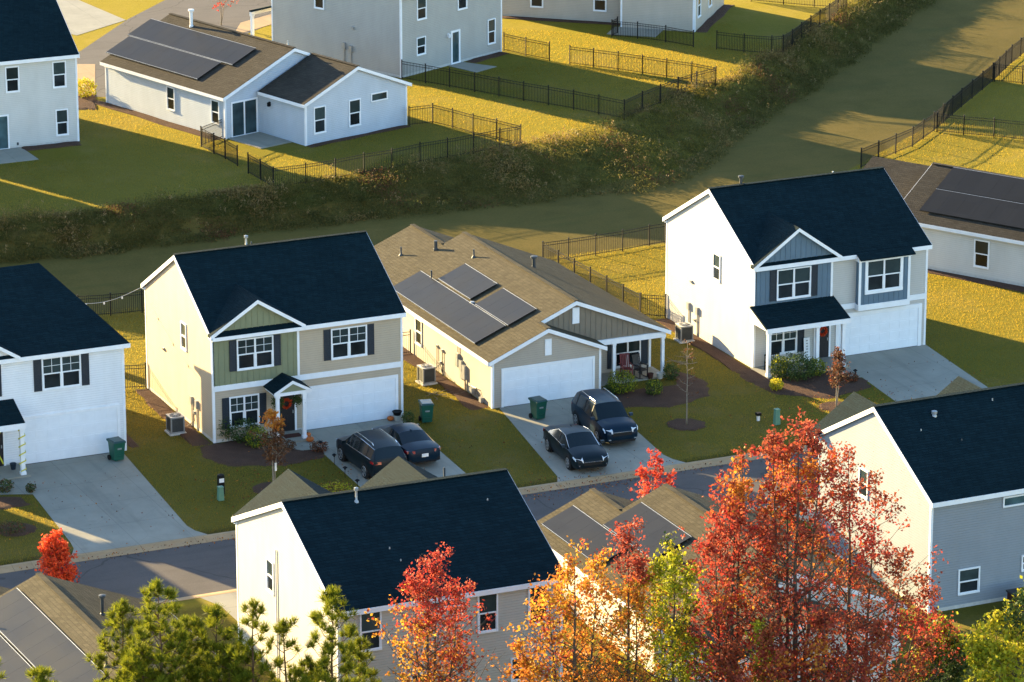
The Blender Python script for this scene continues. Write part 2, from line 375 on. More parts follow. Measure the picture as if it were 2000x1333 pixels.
def box_walls_x(par,T,W,D,H,R,mat,skip_front=None):
    b=MB(T); t=R
    b.poly([(0,0,0),(W,0,0),(W,0,H),(0,0,H)]); b.poly([(0,D,0),(W,D,0),(W,D,H),(0,D,H)])
    for x in (0,W): b.poly([(x,0,0),(x,D,0),(x,D,H),(x,D/2,H+t),(x,0,H)])
    return b.build('wall',mat,par,recalc=False)
def foundation(par,T,x0,y0,x1,y1,h=.16):
    b=MB(T); e=.006; b.box(x0-e,y0-e,-.3,x1+e,y0,h); b.box(x0-e,y1,-.3,x1+e,y1+e,h); b.box(x0-e,y0,-.3,x0,y1,h); b.box(x1,y0,-.3,x1+e,y1,h)
    return b.build('foundation',M['concrete_pad'],par)
def battens(b,F,u0,u1,vlo,vhi,step=.3,mi=0):
    u=u0+step
    while u<u1-.05:
        a=vlo(u) if callable(vlo) else vlo; c=vhi(u) if callable(vhi) else vhi
        if c-a>.06: b.fbox(F,u-.022,a,u+.022,c,.03,.052,mi)
        u+=step
def cross_gable(par,T,xc,hw,H,rise,slope,s,yw,mat_roof,mat_wall=None,wall_v0=None,ov=.18,og=.28,bb=True,pent=False):
    """gable facing -y (s=1) or +y (s=-1, yw = wall plane) whose ridge runs back into the main slope"""
    rr=rise/hw; ze=H-ov*rr+.13; zr=H+rise+.13
    back=(zr-H-.1)/slope
    yf=yw-s*og; b=MB(T)
    y1=yw+s*(.06/slope); y2=yw+s*back
    for sg in (-1,1):
        x0=xc+sg*(hw+ov); b.slab([(x0,yf,ze),(x0,yw+s*.05,ze),(xc,y2,zr),(xc,yf,zr)],.12)
    o=b.build('gable_roof',mat_roof,par)
    f=MB(T)
    for sg in (-1,1):
        x0=xc+sg*(hw+ov+.0); a=yf-s*.025; c=yf-s*.002
        f.hexa([(x0,a,ze-.21),(x0,c,ze-.21),(xc,c,zr-.21),(xc,a,zr-.21),(x0,a,ze-.02),(x0,c,ze-.02),(xc,c,zr-.02),(xc,a,zr-.02)])
        f.box(min(x0,x0-sg*.03),min(yf,yw),ze-.2,max(x0,x0-sg*.03),max(yf,yw),ze-.12)
        # soffit
        f.poly([(x0,yf,ze-.2),(x0,yw,ze-.2),(xc,yw,zr-.2),(xc,yf,zr-.2)])
    f.build('gable_fascia',M['white'],par)
    if mat_wall:
        w=MB(T); F=(front(yw) if s>0 else rear(yw)); v0=H if wall_v0 is None else wall_v0
        P=[(xc-hw,v0),(xc+hw,v0),(xc+hw,H),(xc,H+rise),(xc-hw,H)]
        w.poly([F(u,v,.03) for u,v in P])
        w.poly([F(xc-hw,v0,0),F(xc-hw,v0,.03),F(xc-hw,H,.03),F(xc-hw,H,0)]); w.poly([F(xc+hw,v0,0),F(xc+hw,v0,.03),F(xc+hw,H,.03),F(xc+hw,H,0)])
        if bb: battens(w,F,xc-hw,xc+hw,v0,lambda u:H+rise*(1-abs(u-xc)/hw)-.02,.3)
        w.build('gable_wall',mat_wall,par,recalc=False)
    return o
def meterset(par,T,F,u,v,n=1):
    b=MB(T); b.fbox(F,u-.12,v-.2,u+.12,v+.2,.0,.13); b.fbox(F,u-.03,-.1,u+.03,v-.2,.02,.07); b.build('electric_meter',M['grey_metal'],par)
def conduit(par,T,pts,r=.025,m=None):
    b=MB(T); b.tube(pts,r,6); b.build('conduit',m or M['dark_pipe'],par)
def post(par,T,x,y,z0,z1,w=.16):
    b=MB(T); b.box(x-w/2,y-w/2,z0,x+w/2,y+w/2,z1); e=.03
    b.box(x-w/2-e,y-w/2-e,z0,x+w/2+e,y+w/2+e,z0+.14); b.box(x-w/2-e,y-w/2-e,z1-.1,x+w/2+e,y+w/2+e,z1); return b.build('porch_post',M['white'],par)
def walllamp(par,T,F,u,v,m=None):
    b=MB(T); b.fbox(F,u-.06,v-.12,u+.06,v+.12,0,.03); b.fbox(F,u-.07,v-.14,u+.07,v+.10,.06,.2); b.fbox(F,u-.02,v+.10,u+.02,v+.15,.03,.13); b.build('wall_lamp',m or M['black_metal'],par)
def hoodvent(par,T,F,u,v):
    b=MB(T); b.fbox(F,u-.09,v-.09,u+.09,v+.09,0,.05); b.fbox(F,u-.07,v-.02,u+.07,v+.08,.05,.12); b.build('wall_vent',M['grey_metal'],par)
def sidewin(par,T,x0=0,y=(3.62,4.25),v=(3.72,5.0)): return window(par,T,leftf(x0),y[0],v[0],y[1],v[1],n=1,grid=False)

# ------------------------------------------------------------------ two-storey houses on the far side of the street
def shell2(root,T,W,D,H,R,wall,roofm=None,trimc=True):
    box_walls_x(root,T,W,D,H,R,wall); foundation(root,T,0,0,W,D)
    roof,sl=gable_roof_x(root,T,W,D,H,R,mat=roofm)
    if trimc:
        for x,sx in ((0,1),(W,-1)):
            corner(root,T,x,0,H-.12,sx,1); corner(root,T,x,D,H-.12,sx,-1)
    return roof,sl
T0=ident
# --- A : green and tan house
A=thing('family_house','two storey house with sage green gable, tan siding and small pointed porch','house',(0,0,0))
W,D,H,Rr=10.02,9.65,5.5,2.71
roofA,sl=shell2(A,T0,W,D,H,Rr,M['tan'])
vpipe(roofA,T0,(3.75,D/2+.15,H+Rr+.05),.45,.055,M['grey_metal'],cap=True); vpipe(roofA,T0,(4.15,D/2+.5,H+Rr-.2),.35,.04)
g=MB(); F=front(0)
# sage green board panel, upper floor
g.poly([F(.05,2.9,.02),F(4.45,2.9,.02),F(4.45,5.42,.02),F(.05,5.42,.02)]); battens(g,lambda u,v,n:F(u,v,n-.012),.05,4.45,2.9,5.40,.3)
g.build('green_panel',M['green_bb'],A,recalc=False)
cross_gable(A,T0,2.3,2.3,H+.05,1.45,sl,1,0,M['roof_dark'],M['green_bb'],wall_v0=H-.08,og=.32)
p=MB(); p.slab([(.05,-.36,5.50),(4.55,-.36,5.50),(4.55,.0,5.68),(.05,.0,5.68)],.05); p.build('pent_roof',M['roof_dark'],A)
p=MB(); p.box(-.1,-.40,5.30,4.65,-.37,5.47); p.box(-.1,-.37,5.28,4.65,0,5.31); p.build('gutter_board',M['white'],A)
b=MB(); b.fbox(F,.08,2.62,W-.08,2.90,.0,.035); b.fbox(F,4.42,2.90,4.54,5.42,.0,.045); b.build('band_trim',M['white'],A)
FP_=front(-.032)
window(A,T0,FP_,1.33,3.62,3.10,5.08); shutter(A,T0,FP_,.88,1.24,3.56,5.14); shutter(A,T0,FP_,3.19,3.55,3.56,5.14)
window(A,T0,F,6.28,3.52,8.05,4.98); shutter(A,T0,F,5.83,6.19,3.46,5.04); shutter(A,T0,F,8.14,8.50,3.46,5.04)
window(A,T0,F,.90,.72,2.32,2.18); shutter(A,T0,F,.46,.82,.66,2.24); shutter(A,T0,F,2.40,2.76,.66,2.24)
garage(A,T0,F,4.86,9.62,2.10); door(A,T0,F,3.36,4.24,2.12)
sidewin(A,T0); hoodvent(A,T0,leftf(),6.92,2.85)
for u in (2.95,2.2): meterset(A,T0,leftf(),u,1.35)
conduit(A,T0,[(-.06,2.6,.75),(-.06,2.55,.4),(-.3,2.9,.05)]); hoodvent(A,T0,leftf(),2.6,.8)
# pointed porch
pr=MB(); px,pw,pz,pe=3.61,.98,3.16,2.62
for sg in (-1,1): pr.slab([(px+sg*pw,-1.45,pe),(px+sg*pw,0,pe),(px,0,pz),(px,-1.45,pz)],.08)
po=pr.build('porch_roof',M['roof_dark'],A)
f=MB()
for sg in (-1,1): f.hexa([(px+sg*pw,-1.48,pe-.17),(px+sg*pw,-1.452,pe-.17),(px,-1.452,pz-.17),(px,-1.48,pz-.17),(px+sg*pw,-1.48,pe-.01),(px+sg*pw,-1.452,pe-.01),(px,-1.452,pz-.01),(px,-1.48,pz-.01)])
f.box(px-pw+.06,-1.44,pe-.20,px+pw-.06,-1.24,pe-.04); f.box(px-pw+.08,-1.24,pe-.2,px-pw+.2,0,pe-.06); f.box(px+pw-.2,-1.24,pe-.2,px+pw-.08,0,pe-.06)
f.build('porch_fascia',M['white'],po)
t=MB(); t.poly([(px-pw+.2,-1.40,pe-.04),(px+pw-.2,-1.40,pe-.04),(px,-1.40,pz-.14)]); t.build('porch_gable',M['green_bb'],po,recalc=False)
for x in (px-.76,px+.62): post(A,T0,x,-1.32,.1,pe-.2)
s=MB(); s.box(2.6,-1.6,-.02,4.55,-.02,.10); s.build('porch_floor',M['concrete'],A)

# --- Z : white house at the left edge
Zx=-13.75
Z=thing('family_house','bright white two storey house with hipped dark roof and yellow tape on its porch','house',(Zx-.35,.75,0))
W,D,H=9.85,11.3,5.5
zb=MB(); Rz=2.65; rz=Rz/(D/2); hip=2.3
zb.poly([(0,0,0),(W,0,0),(W,0,H),(0,0,H)]); zb.poly([(0,D,0),(W,D,0),(W,D,H),(0,D,H)]); zb.poly([(0,0,0),(0,D,0),(0,D,H),(0,D/2,H+Rz),(0,0,H)]); zb.poly([(W,0,0),(W,D,0),(W,D,H),(W,0,H)])
zb.build('wall',M['white_siding'],Z,recalc=False); foundation(Z,T0,0,0,W,D)
o_=.25; ze=H-o_*rz+.12; zr=H+Rz+.12; r=MB()
def topslab(P,t=.13):
    i=r.pts([(x,y,z-t) for x,y,z in P]+list(P)); n=len(P)
    r.f.append(tuple(i+k for k in reversed(range(n)))); r.f.append(tuple(i+n+k for k in range(n))); r.m+= [0,0]
    for k in range(n): r.f.append((i+k,i+(k+1)%n,i+n+(k+1)%n,i+n+k)); r.m.append(0)
topslab([(-.1,-o_,ze),(W+.25,-o_,ze),(W-hip,D/2,zr),(-.1,D/2,zr)]); topslab([(W+.25,D+o_,ze),(-.1,D+o_,ze),(-.1,D/2,zr),(W-hip,D/2,zr)]); topslab([(W+.25,-o_,ze),(W+.25,D+o_,ze),(W-hip,D/2,zr)])
r.build('roof',M['roof_dark'],Z)
f=MB(); f.box(-.1,-o_-.025,ze-.23,W+.27,-o_-.002,ze-.02); f.box(W+.252,-o_,ze-.23,W+.275,D+o_,ze-.02); f.box(0,-o_,ze-.235,W+.25,0,ze-.2); f.box(W,0,ze-.235,W+.25,D,ze-.2); f.build('fascia',M['white'],Z)
cross_gable(Z,T0,2.1,2.3,H+.05,1.45,rz,1,0,M['roof_dark'],M['white_siding'],wall_v0=H-.08,bb=False,og=.3)
window(Z,T0,F,5.78,3.66,7.60,5.16); shutter(Z,T0,F,5.30,5.68,3.60,5.22); shutter(Z,T0,F,7.70,8.08,3.60,5.22)
window(Z,T0,F,1.30,3.66,3.2,5.16); shutter(Z,T0,F,3.3,3.68,3.60,5.22)
garage(Z,T0,F,4.62,9.42,2.28); door(Z,T0,F,2.75,3.65,2.14)
corner(Z,T0,W,0,H-.12,-1,1)
p=MB(); p.slab([(-.3,-1.75,2.72),(4.25,-1.75,2.72),(4.25,.0,3.4),(-.3,.0,3.4)],.1); zp=p.build('porch_roof',M['roof_dark'],Z)
f=MB(); f.box(-.3,-1.78,2.42,4.27,-1.752,2.70); f.box(-.2,-1.72,2.42,4.15,-1.5,2.6); f.poly([(4.25,-1.75,2.62),(4.25,0,2.62),(4.25,0,3.3)]); f.build('porch_fascia',M['white'],zp)
for x in (4.1,2.35): post(Z,T0,x,-1.6,.1,2.42,.2)
s=MB(); s.box(-.2,-1.85,-.02,4.4,-.02,.10); s.build('porch_floor',M['concrete'],Z)

# --- neighbour just beyond the left edge of the picture
# --- the same model again just beyond the left edge of the picture
dup(Z,(Zx-.35-15.0,.6,0),0,'two storey house just beyond the left edge, next to the white house')
# --- C : grey house with slate blue gable
C=thing('family_house','pale grey two storey house with slate blue gable, bay window and long porch roof','house',(29.53,-.26,0))
W,D,H,Rr=10.18,10.12,5.54,2.75
roofC,sl=shell2(C,T0,W,D,H,Rr,M['pale_grey'])
vpipe(roofC,T0,(1.85,D/2+.15,H+Rr),.45,.08,cap=True); vpipe(roofC,T0,(7.4,D/2+.3,H+Rr-.1),.25,.04,M['pvc'])
g=MB(); g.poly([F(.05,2.9,.02),F(4.45,2.9,.02),F(4.45,5.5,.02),F(.05,5.5,.02)]); battens(g,lambda u,v,n:F(u,v,n-.012),.05,4.45,2.9,5.48,.3)
g.build('blue_panel',M['blue_bb'],C,recalc=False)
cross_gable(C,T0,2.38,2.42,H,1.70,sl,1,0,M['roof_dark'],M['blue_bb'],wall_v0=H-.04,og=.30)
b=MB(); b.fbox(F,4.43,2.90,4.55,5.42,.0,.045); b.fbox(F,.08,5.42,4.43,5.49,.05,.075); b.fbox(F,4.55,2.55,5.94,2.84,.0,.035); b.fbox(F,8.92,2.55,W-.08,2.84,.0,.035); b.build('band_trim',M['white'],C)
window(C,T0,FP_,1.33,3.60,3.18,5.12,grid=False); shutter(C,T0,FP_,.87,1.24,3.54,5.18); shutter(C,T0,FP_,3.27,3.64,3.54,5.18)
by=MB(); FB=front(-.35)
by.box(5.94,-.35,2.52,8.92,0,5.34,0); battens(by,lambda u,v,n:FB(u,v,n-.032),5.94,8.92,2.55,5.3,.3); bay=by.build('bay',M['blue_bb'],C)
b=MB(); b.box(5.90,-.40,2.48,8.96,0,2.78); b.box(5.90,-.385,2.78,6.04,-.352,5.2); b.box(8.82,-.385,2.78,8.96,-.352,5.2); b.box(5.85,-.44,5.12,9.0,0,5.34); b.build('bay_trim',M['white'],bay)
window(C,T0,front(-.365),6.42,3.50,8.34,5.08,grid=False,cas=.16)
br=MB(); br.slab([(5.8,-.72,5.33),(9.05,-.72,5.33),(9.05,-.2,5.60),(5.8,-.2,5.60)],.07); br.build('bay_roof',M['roof_dark'],bay)
garage(C,T0,F,5.0,9.72,2.12,trim=.2); door(C,T0,F,3.62,4.40,2.12)
window(C,T0,F,.98,.66,2.46,2.06); shutter(C,T0,F,2.54,2.94,.60,2.12)
p=MB(); p.slab([(-.25,-1.9,2.70),(4.62,-1.9,2.70),(4.62,.0,3.40),(-.25,.0,3.40)],.09); cp=p.build('porch_roof',M['roof_dark'],C)
f=MB(); f.box(-.25,-1.925,2.44,4.62,-1.902,2.69); f.box(-.12,-1.88,2.44,4.5,-1.62,2.58)
for x in (-.22,4.55): f.poly([(x,-1.88,2.56),(x,0,2.56),(x,0,3.28)])
f.build('porch_fascia',M['white'],cp)
for x in (-.02,2.78,4.3): post(C,T0,x,-1.72,.1,2.44,.18)
s=MB(); s.box(-.15,-1.95,-.02,4.6,-.02,.10); s.build('porch_floor',M['concrete'],C)
sidewin(C,T0,y=(3.85,4.55),v=(3.68,5.02)); hoodvent(C,T0,leftf(),7.06,2.8)
for u in (7.3,6.3): meterset(C,T0,leftf(),u,1.4)
hoodvent(C,T0,leftf(),6.6,.8)

# --- houses on the near side of the street, seen from behind
def rear_house(nm,label,loc,rz,W,D,H,R,wall,gables,wins,sidew,pipes):
    root=thing(nm,label,'house',loc,rz)
    roof,sl=shell2(root,T0,W,D,H,R,wall)
    for xc,hw,rise in gables: cross_gable(root,T0,xc,hw,H+.05,rise,sl,-1,D,M['roof_dark'],M['green_bb'],wall_v0=H-.08,og=.3)
    for w in wins: window(root,T0,F,*w[:4],n=1,grid=False,hung=w[4] if len(w)>4 else True)
    for w in sidew: window(root,T0,leftf(),w[0],w[1],w[2],w[3],n=1,grid=False)
    for q in pipes: vpipe(roof,T0,*q)
    return root,roof
W,D,H,Rr=9.82,11.8,5.5,2.58
slD=Rr/(D/2)
Dh,roofD=rear_house('family_house','two storey house seen from behind, its cream gable wall above the green pines',(-8.39,-36.88,0),R_(-.79),W,D,H,Rr,M['cream_siding'],[(2.5,2.35,1.62),(7.55,2.25,1.5)],
  [(6.12,3.62,6.88,5.18),(8.36,3.62,9.12,5.18),(7.58,1.28,8.3,2.2),(3.2,.8,4.0,2.2),(3.9,4.98,5.3,5.2,False),(1.0,3.62,1.8,5.18)],[(7.32,3.66,8.0,4.98)],
  [((2.95,D/2-.55,H+Rr-.15),.5,.05,M['grey_metal'],True),((3.3,2.6,H+2.6*slD+.1),.04,.022,M['grey_metal']),((3.5,1.9,H+1.9*slD+.1),.04,.022,M['grey_metal']),((5.2,1.75,H+1.75*slD+.1),.04,.022,M['grey_metal']),((8.4,4.4,H+4.4*slD+.1),.04,.022,M['grey_metal']),((7.6,D/2+1.2,H+Rr-.45),.6,.045)])
conduit(Dh,T0,[(-.05,6.9,0),(-.05,6.9,5.75)],.035,M['pvc'])
W,D,H,Rr=10.0,9.92,5.2,2.69
slH=Rr/(D/2)
Hh,roofH=rear_house('family_house','two storey house whose cream gable wall stands behind the tall red maple',(20.15,-34.53,0),R_(.53),W,D,H,Rr,M['grey_siding'],[(1.9,2.2,1.5),(7.4,2.2,1.5)],
  [(1.52,.68,2.48,1.74),(3.66,4.42,5.4,4.76,False),(4.72,1.28,5.4,1.9),(7.4,3.5,8.2,5.0)],[(5.48,3.55,6.15,4.75)],
  [((2.45,D/2-.9,H+Rr-.4),.12,.07,M['grey_metal'],True),((5.6,D/2-.6,H+Rr-.2),.04,.022,M['grey_metal']),((1.4,3.4,H+3.4*slH+.1),.04,.022,M['grey_metal']),((3.0,2.6,H+2.6*slH+.1),.04,.022)])

# --- bungalows: one plan in canonical coordinates (garage front at y=0)
def bungalow(root,T,W,H,R,Wg,g,Dm,Ww,Lw,wall,roofm,porch=True,gablemat=None,ov=.25,og=.2,bare_front=False):
    r=R/(W/2); zt=.12
    zz=lambda x: H+r*x+zt
    yp=g+(1.6 if porch else .0)
    w=MB(T)
    w.poly([(0,0,0),(0,yp,0),(0,yp,H),(0,0,H)]); w.poly([(0,yp,0),(0,Dm,0),(0,Dm,H),(0,yp,H)]); w.poly([(0,Dm,0),(0,Dm+Lw,0),(0,Dm+Lw,H),(0,Dm,H)])
    w.poly([(0,0,0),(Wg,0,0),(Wg,0,H),(Wg/2,0,H+r*Wg/2),(0,0,H)]); w.poly([(Wg,0,0),(Wg,yp,0),(Wg,yp,H),(Wg,0,H)])
    w.poly([(Wg,yp,0),(W,yp,0),(W,yp,H),(Wg,yp,H)]); w.poly([(W,yp,0),(W,Dm,0),(W,Dm,H),(W,yp,H)])
    w.poly([(Ww,Dm,0),(W,Dm,0),(W,Dm,H),(Ww,Dm,H)]); w.poly([(0,Dm,H),(W,Dm,H),(W/2,Dm,H+R)])
    w.poly([(Ww,Dm,0),(Ww,Dm+Lw,0),(Ww,Dm+Lw,H),(Ww,Dm,H)]); w.poly([(0,Dm+Lw,0),(Ww,Dm+Lw,0),(Ww,Dm+Lw,H),(Ww/2,Dm+Lw,H+r*Ww/2),(0,Dm+Lw,H)])
    w.build('wall',wall,root,recalc=False)
    b=MB(T)
    # long left slope in three butted pieces
    def L(y0,y1,xt): b.slab([(-ov,y0,zz(-ov)),(-ov,y1,zz(-ov)),(xt,y1,zz(xt)),(xt,y0,zz(xt))],.13)
    def Rt(y0,y1,xt,xe): b.slab([(xe,y0,zz(2*xt-xe)),(xe,y1,zz(2*xt-xe)),(xt,y1,zz(xt)),(xt,y0,zz(xt))],.13)
    L(-og,g-og,Wg/2); L(g-og,Dm+og,W/2); L(Dm+og,Dm+Lw+og,Ww/2)
    Rt(-og,g-.01,Wg/2,Wg+ov); Rt(g-og,Dm+og,W/2,W+ov); Rt(Dm+og,Dm+Lw+og,Ww/2,Ww+ov)
    for a,c,x in ((-og,g-og,Wg/2),(g-og,Dm+og,W/2),(Dm+og,Dm+Lw+og,Ww/2)): b.beam((x,a,zz(x)+.012),(x,c,zz(x)+.012),.26,.03)
    roof=b.build('roof',roofm,root)
    f=MB(T)
    def rake(xa,za,xb,zb,y,s):
        a,c=y+s*.025,y+s*.002
        f.hexa([(xa,a,za-.22),(xa,c,za-.22),(xb,c,zb-.22),(xb,a,zb-.22),(xa,a,za-.015),(xa,c,za-.015),(xb,c,zb-.015),(xb,a,zb-.015)])
    def gable(xl,xr,y,s):
        xm=(xl+xr)/2; zl=zz(xl) if xl<=0 else zz(xl)
        rake(xl,H-ov*r+zt,xm,H+r*(xm-xl-ov)+zt,y,s); rake(xr,H-ov*r+zt,xm,H+r*(xm-xl-ov)+zt,y,s)
    gable(-ov,Wg+ov,-og,-1); gable(-ov,W+ov,Dm+og,1); gable(-ov,Ww+ov,Dm+Lw+og,1)
    # right half and top-left of the porch gable
    rake(W+ov,H-ov*r+zt,W/2,H+R+zt,g-og,-1); rake(Wg/2+.1,zz(Wg/2+.1),W/2,H+R+zt,g-og,-1)
    f.box(-ov-.025,-og,H-ov*r-.1,-ov-.002,Dm+Lw+og,H-ov*r+.1); f.box(W+ov+.002,g-og,H-ov*r-.1,W+ov+.025,Dm+og,H-ov*r+.1)
    f.box(Wg+ov+.002,-og,H-ov*r-.1,Wg+ov+.025,g-og-.05,H-ov*r+.1); f.box(Ww+ov+.002,Dm+og,H-ov*r-.1,Ww+ov+.025,Dm+Lw+og,H-ov*r+.1)
    f.box(-ov,-og+.05,H-ov*r-.105,0,Dm+Lw,H-ov*r-.07)
    f.build('fascia',M['white'],root)
    # porch
    pg=MB(T); Fp=front(g)
    lo=lambda u: max(H-.02, (H+r*(Wg-u)+.02) if u<Wg else H-.02)
    xs=Wg/2
    pg.poly([Fp(Wg/2,H+r*Wg/2-.1,.0),Fp(Wg,H-.06,.0),Fp(W,H-.06,.0),Fp(W,H,.0),Fp(W/2,H+R,.0)])
    battens(pg,lambda u,v,n:Fp(u,v,n-.03),Wg/2+.3,W,lo,lambda u:H+R*(1-abs(u-W/2)/(W/2))-.03,.3)
    pg.build('porch_gable',gablemat or M['taupe_bb'],root,recalc=False)
    if not porch: yp=g+.5
    bm=MB(T); bm.box(Wg+.02,g-.1,H-.34,W+.03,g+.08,H-.06); bm.box(W-.12,g+.08,H-.34,W+.03,yp,H-.06); bm.poly([(Wg,g+.08,H-.1),(W,g+.08,H-.1),(W,yp,H-.1),(Wg,yp,H-.1)]); bm.build('porch_beam',M['white'],root)
    for x in ((Wg+1.3,W-.1) if porch else ()): post(root,T,x,g+.02,.08,H-.34,.15)
    if porch: s=MB(T); s.box(Wg,g-.15,-.02,W+.1,yp-.01,.08); s.build('porch_floor',M['concrete'],root)
    return roof,r
def panelrow(root,T,r,H,x0,x1,y0,y1,lift=.13):
    zz=lambda x: H+r*x+.12+lift
    b=MB(T); nn=max(1,round(abs(y1-y0)/1.06)); st=(y1-y0)/nn
    for k in range(nn):
        a,c=y0+st*k+.003,y0+st*(k+1)-.003
        b.slab([(x0,a,zz(x0)),(x0,c,zz(x0)),(x1,c,zz(x1)),(x1,a,zz(x1))],.04,0)
    b2=MB(T)
    for x in (x0,x1-.02): b2.slab([(x,y0,zz(x)+.004),(x,y1,zz(x)+.004),(x+.02,y1,zz(x+.02)+.004),(x+.02,y0,zz(x+.02)+.004)],.05)
    o=b.build('solar_panel',M['solar'],root); b2.build('panel_frame',M['grey_metal'],o)
    return o
# --- B
B=thing('bungalow','tan one storey house with three solar panel arrays and taupe porch gable','house',(14.58,-.69,0),R_(.1))
WB,HB,RB=10.2,2.5,2.13
roofB,rB=bungalow(B,T0,WB,HB,RB,6.02,1.15,14.8,7.8,4.2,M['taupe'],M['roof_tan'])
garage(B,T0,F,.62,5.55,1.92,trim=.12)
corner(B,T0,0,0,HB-.1,1,1); corner(B,T0,6.02,0,HB-.1,-1,1); corner(B,T0,WB,2.75,HB-.1,-1,1)
def louvre(par,T,F,u0,u1,v0,v1):
    b=MB(T); b.fbox(F,u0,v0,u1,v1,.0,.05); v=v0+.06
    while v<v1-.06: b.fbox(F,u0+.04,v,u1-.04,v+.02,.05,.062); v+=.06
    b.build('gable_vent',M['white'],par)
louvre(B,T0,F,2.9,3.26,2.42,3.26); louvre(B,T0,front(1.15),4.96,5.34,3.5,4.34)
window(B,T0,front(2.75),8.2,.32,9.55,1.72,grid=False); shutter(B,T0,front(2.75),7.72,8.1,.28,1.76); shutter(B,T0,front(2.75),9.65,10.03,.28,1.76); door(B,T0,front(2.75),6.3,7.2,2.08)
window(B,T0,leftf(),8.88,.78,9.6,2.08,n=1,grid=False)
for a in ((.06,1.80,2.3,13.15),(1.95,3.5,7.1,11.2),(1.86,3.46,2.2,6.28)): panelrow(B,T0,rB,HB,*a)
for x,y,h in ((2.04,16.4,.45),(4.17,11.6,.42),(1.8,11.75,.5)): vpipe(roofB,T0,(x,y,HB+rB*x+.12),h,.05)
vpipe(roofB,T0,(3.37,14.8,HB+rB*3.37+.12),.5,.1); vpipe(roofB,T0,(6.6,9.3,HB+rB*(WB-6.6)+.12),.5,.1,cap=True); vpipe(roofB,T0,(1.9,6.72,HB+rB*1.9+.12),.12,.12,M['grey_metal'])
for u,v in ((6.8,1.35),(6.1,1.3)): hoodvent(B,T0,leftf(),u,v); conduit(B,T0,[(-.05,u,v-.05),(-.05,u,0)],.022)
hoodvent(B,T0,leftf(),6.35,.6); conduit(B,T0,[(-.08,6.35,.55),(-.3,6.8,.05)],.02); conduit(B,T0,[(-.08,6.35,.55),(-.1,5.9,.02)],.02)
bx=MB(); Fl=leftf()
bx.fbox(Fl,3.95,1.05,4.25,1.75,0,.16); bx.fbox(Fl,3.52,.95,3.85,1.5,0,.14); bx.fbox(Fl,3.1,.62,3.42,1.35,0,.15); bx.fbox(Fl,3.55,.5,3.75,.9,0,.1); bx.build('electric_meter',M['grey_metal'],B)
conduit(B,T0,[(-.06,3.2,0),(-.06,3.2,.65)],.035); conduit(B,T0,[(-.06,4.1,1.75),(-.06,4.1,2.3)],.03,M['grey_metal'])
conduit(B,T0,[(-.1,2.3,.0),(-.12,2.3,.55),(-.12,1.7,.6),(-.12,1.2,.0)],.025); gm=MB(); gm.fbox(Fl,2.0,.22,2.3,.5,.05,.25); gm.build('gas_meter',M['grey_metal'],B); gm=MB(); gm.fbox(Fl,.95,.05,1.2,.3,.03,.2); gm.build('junction_box',M['grey_metal'],B)
# --- K and M : same plan seen from behind (plan reflected)
flip=lambda p:(p[0],-p[1],p[2])
K=thing('bungalow','tan roofed one storey house with solar panels behind the orange and yellow trees','house',(6.1,-23.9,0))
roofK,rK=bungalow(K,flip,WB,HB,RB,6.02,3.0,14.8,7.8,3.6,M['beige'],M['roof_tan'])
panelrow(K,flip,rK,HB,.25,1.80,-.05+.5,6.2); panelrow(K,flip,rK,HB,1.86,3.72,3.35,8.2)
for x,y,h in ((2.6,9.5,.4),(3.3,11.6,.4)): vpipe(roofK,flip,(x,y,HB+rK*x+.12),h,.05)
window(K,flip,leftf(),8.9,.78,9.6,2.08,n=1,grid=False); window(K,flip,rear(18.4),2.0,.7,2.9,2.2,n=1,grid=False); window(K,flip,rear(18.4),5.0,.7,5.9,2.2,n=1,grid=False)
Mh=thing('bungalow','one storey house in the bottom corner, solar panels covering its long roof slope','house',(-22.45,-23.4,0),R_(1.0))
roofM,rM=bungalow(Mh,flip,WB,HB,RB,6.02,2.9,14.8,7.8,3.6,M['beige'],M['roof_tan'])
panelrow(Mh,flip,rM,HB,2.35,4.02,3.1,13.8); panelrow(Mh,flip,rM,HB,.55,2.26,5.2,13.8)
vpipe(roofM,flip,(6.3,7.1,HB+rM*(WB-6.3)+.12),.75,.08,cap=True); vpipe(roofM,flip,(4.35,12.9,HB+rM*4.35+.12),.45,.05); vpipe(roofM,flip,(2.2,5.0,HB+rM*2.2+.12),.5,.05)
# --- E : blue grey bungalow, back towards the camera
ZB=1.5
E=thing('bungalow','blue grey one storey house with white corner trim and roof of dark solar panels','house',(19.48,50.15,ZB),R_(16.75))
WE,HE,RE,DE=10.66,2.65,2.17,13.57
TE=lambda p:(WE-p[0],DE-p[1],p[2])
roofE,rE=bungalow(E,TE,WE,HE,RE,6.02,1.15,DE,8.0,4.56,M['bluegrey'],M['roof_brown'],porch=False)
for x,y,sx,sy in ((0,0,1,1),(2.66,-4.56,1,1),(10.66,-4.56,-1,1),(0,DE-1.15,1,-1)): corner(E,T0,x,y,HE-.1,sx,sy)
window(E,T0,leftf(),5.15,.85,5.85,2.22,n=1,grid=False); window(E,T0,leftf(),.6,.85,1.3,2.22,n=1,grid=False)
window(E,T0,front(0),.55,.08,2.4,2.15,n=2,hung=False,cas=.1)
window(E,T0,front(-4.56),3.36,.68,4.16,2.24,n=1,grid=False); window(E,T0,front(-4.56),6.1,.68,6.9,2.24,n=1,grid=False); window(E,T0,front(-4.56),7.86,1.98,9.04,2.38,n=1,hung=False)
walllamp(E,T0,leftf(2.66),-1.1,2.0)
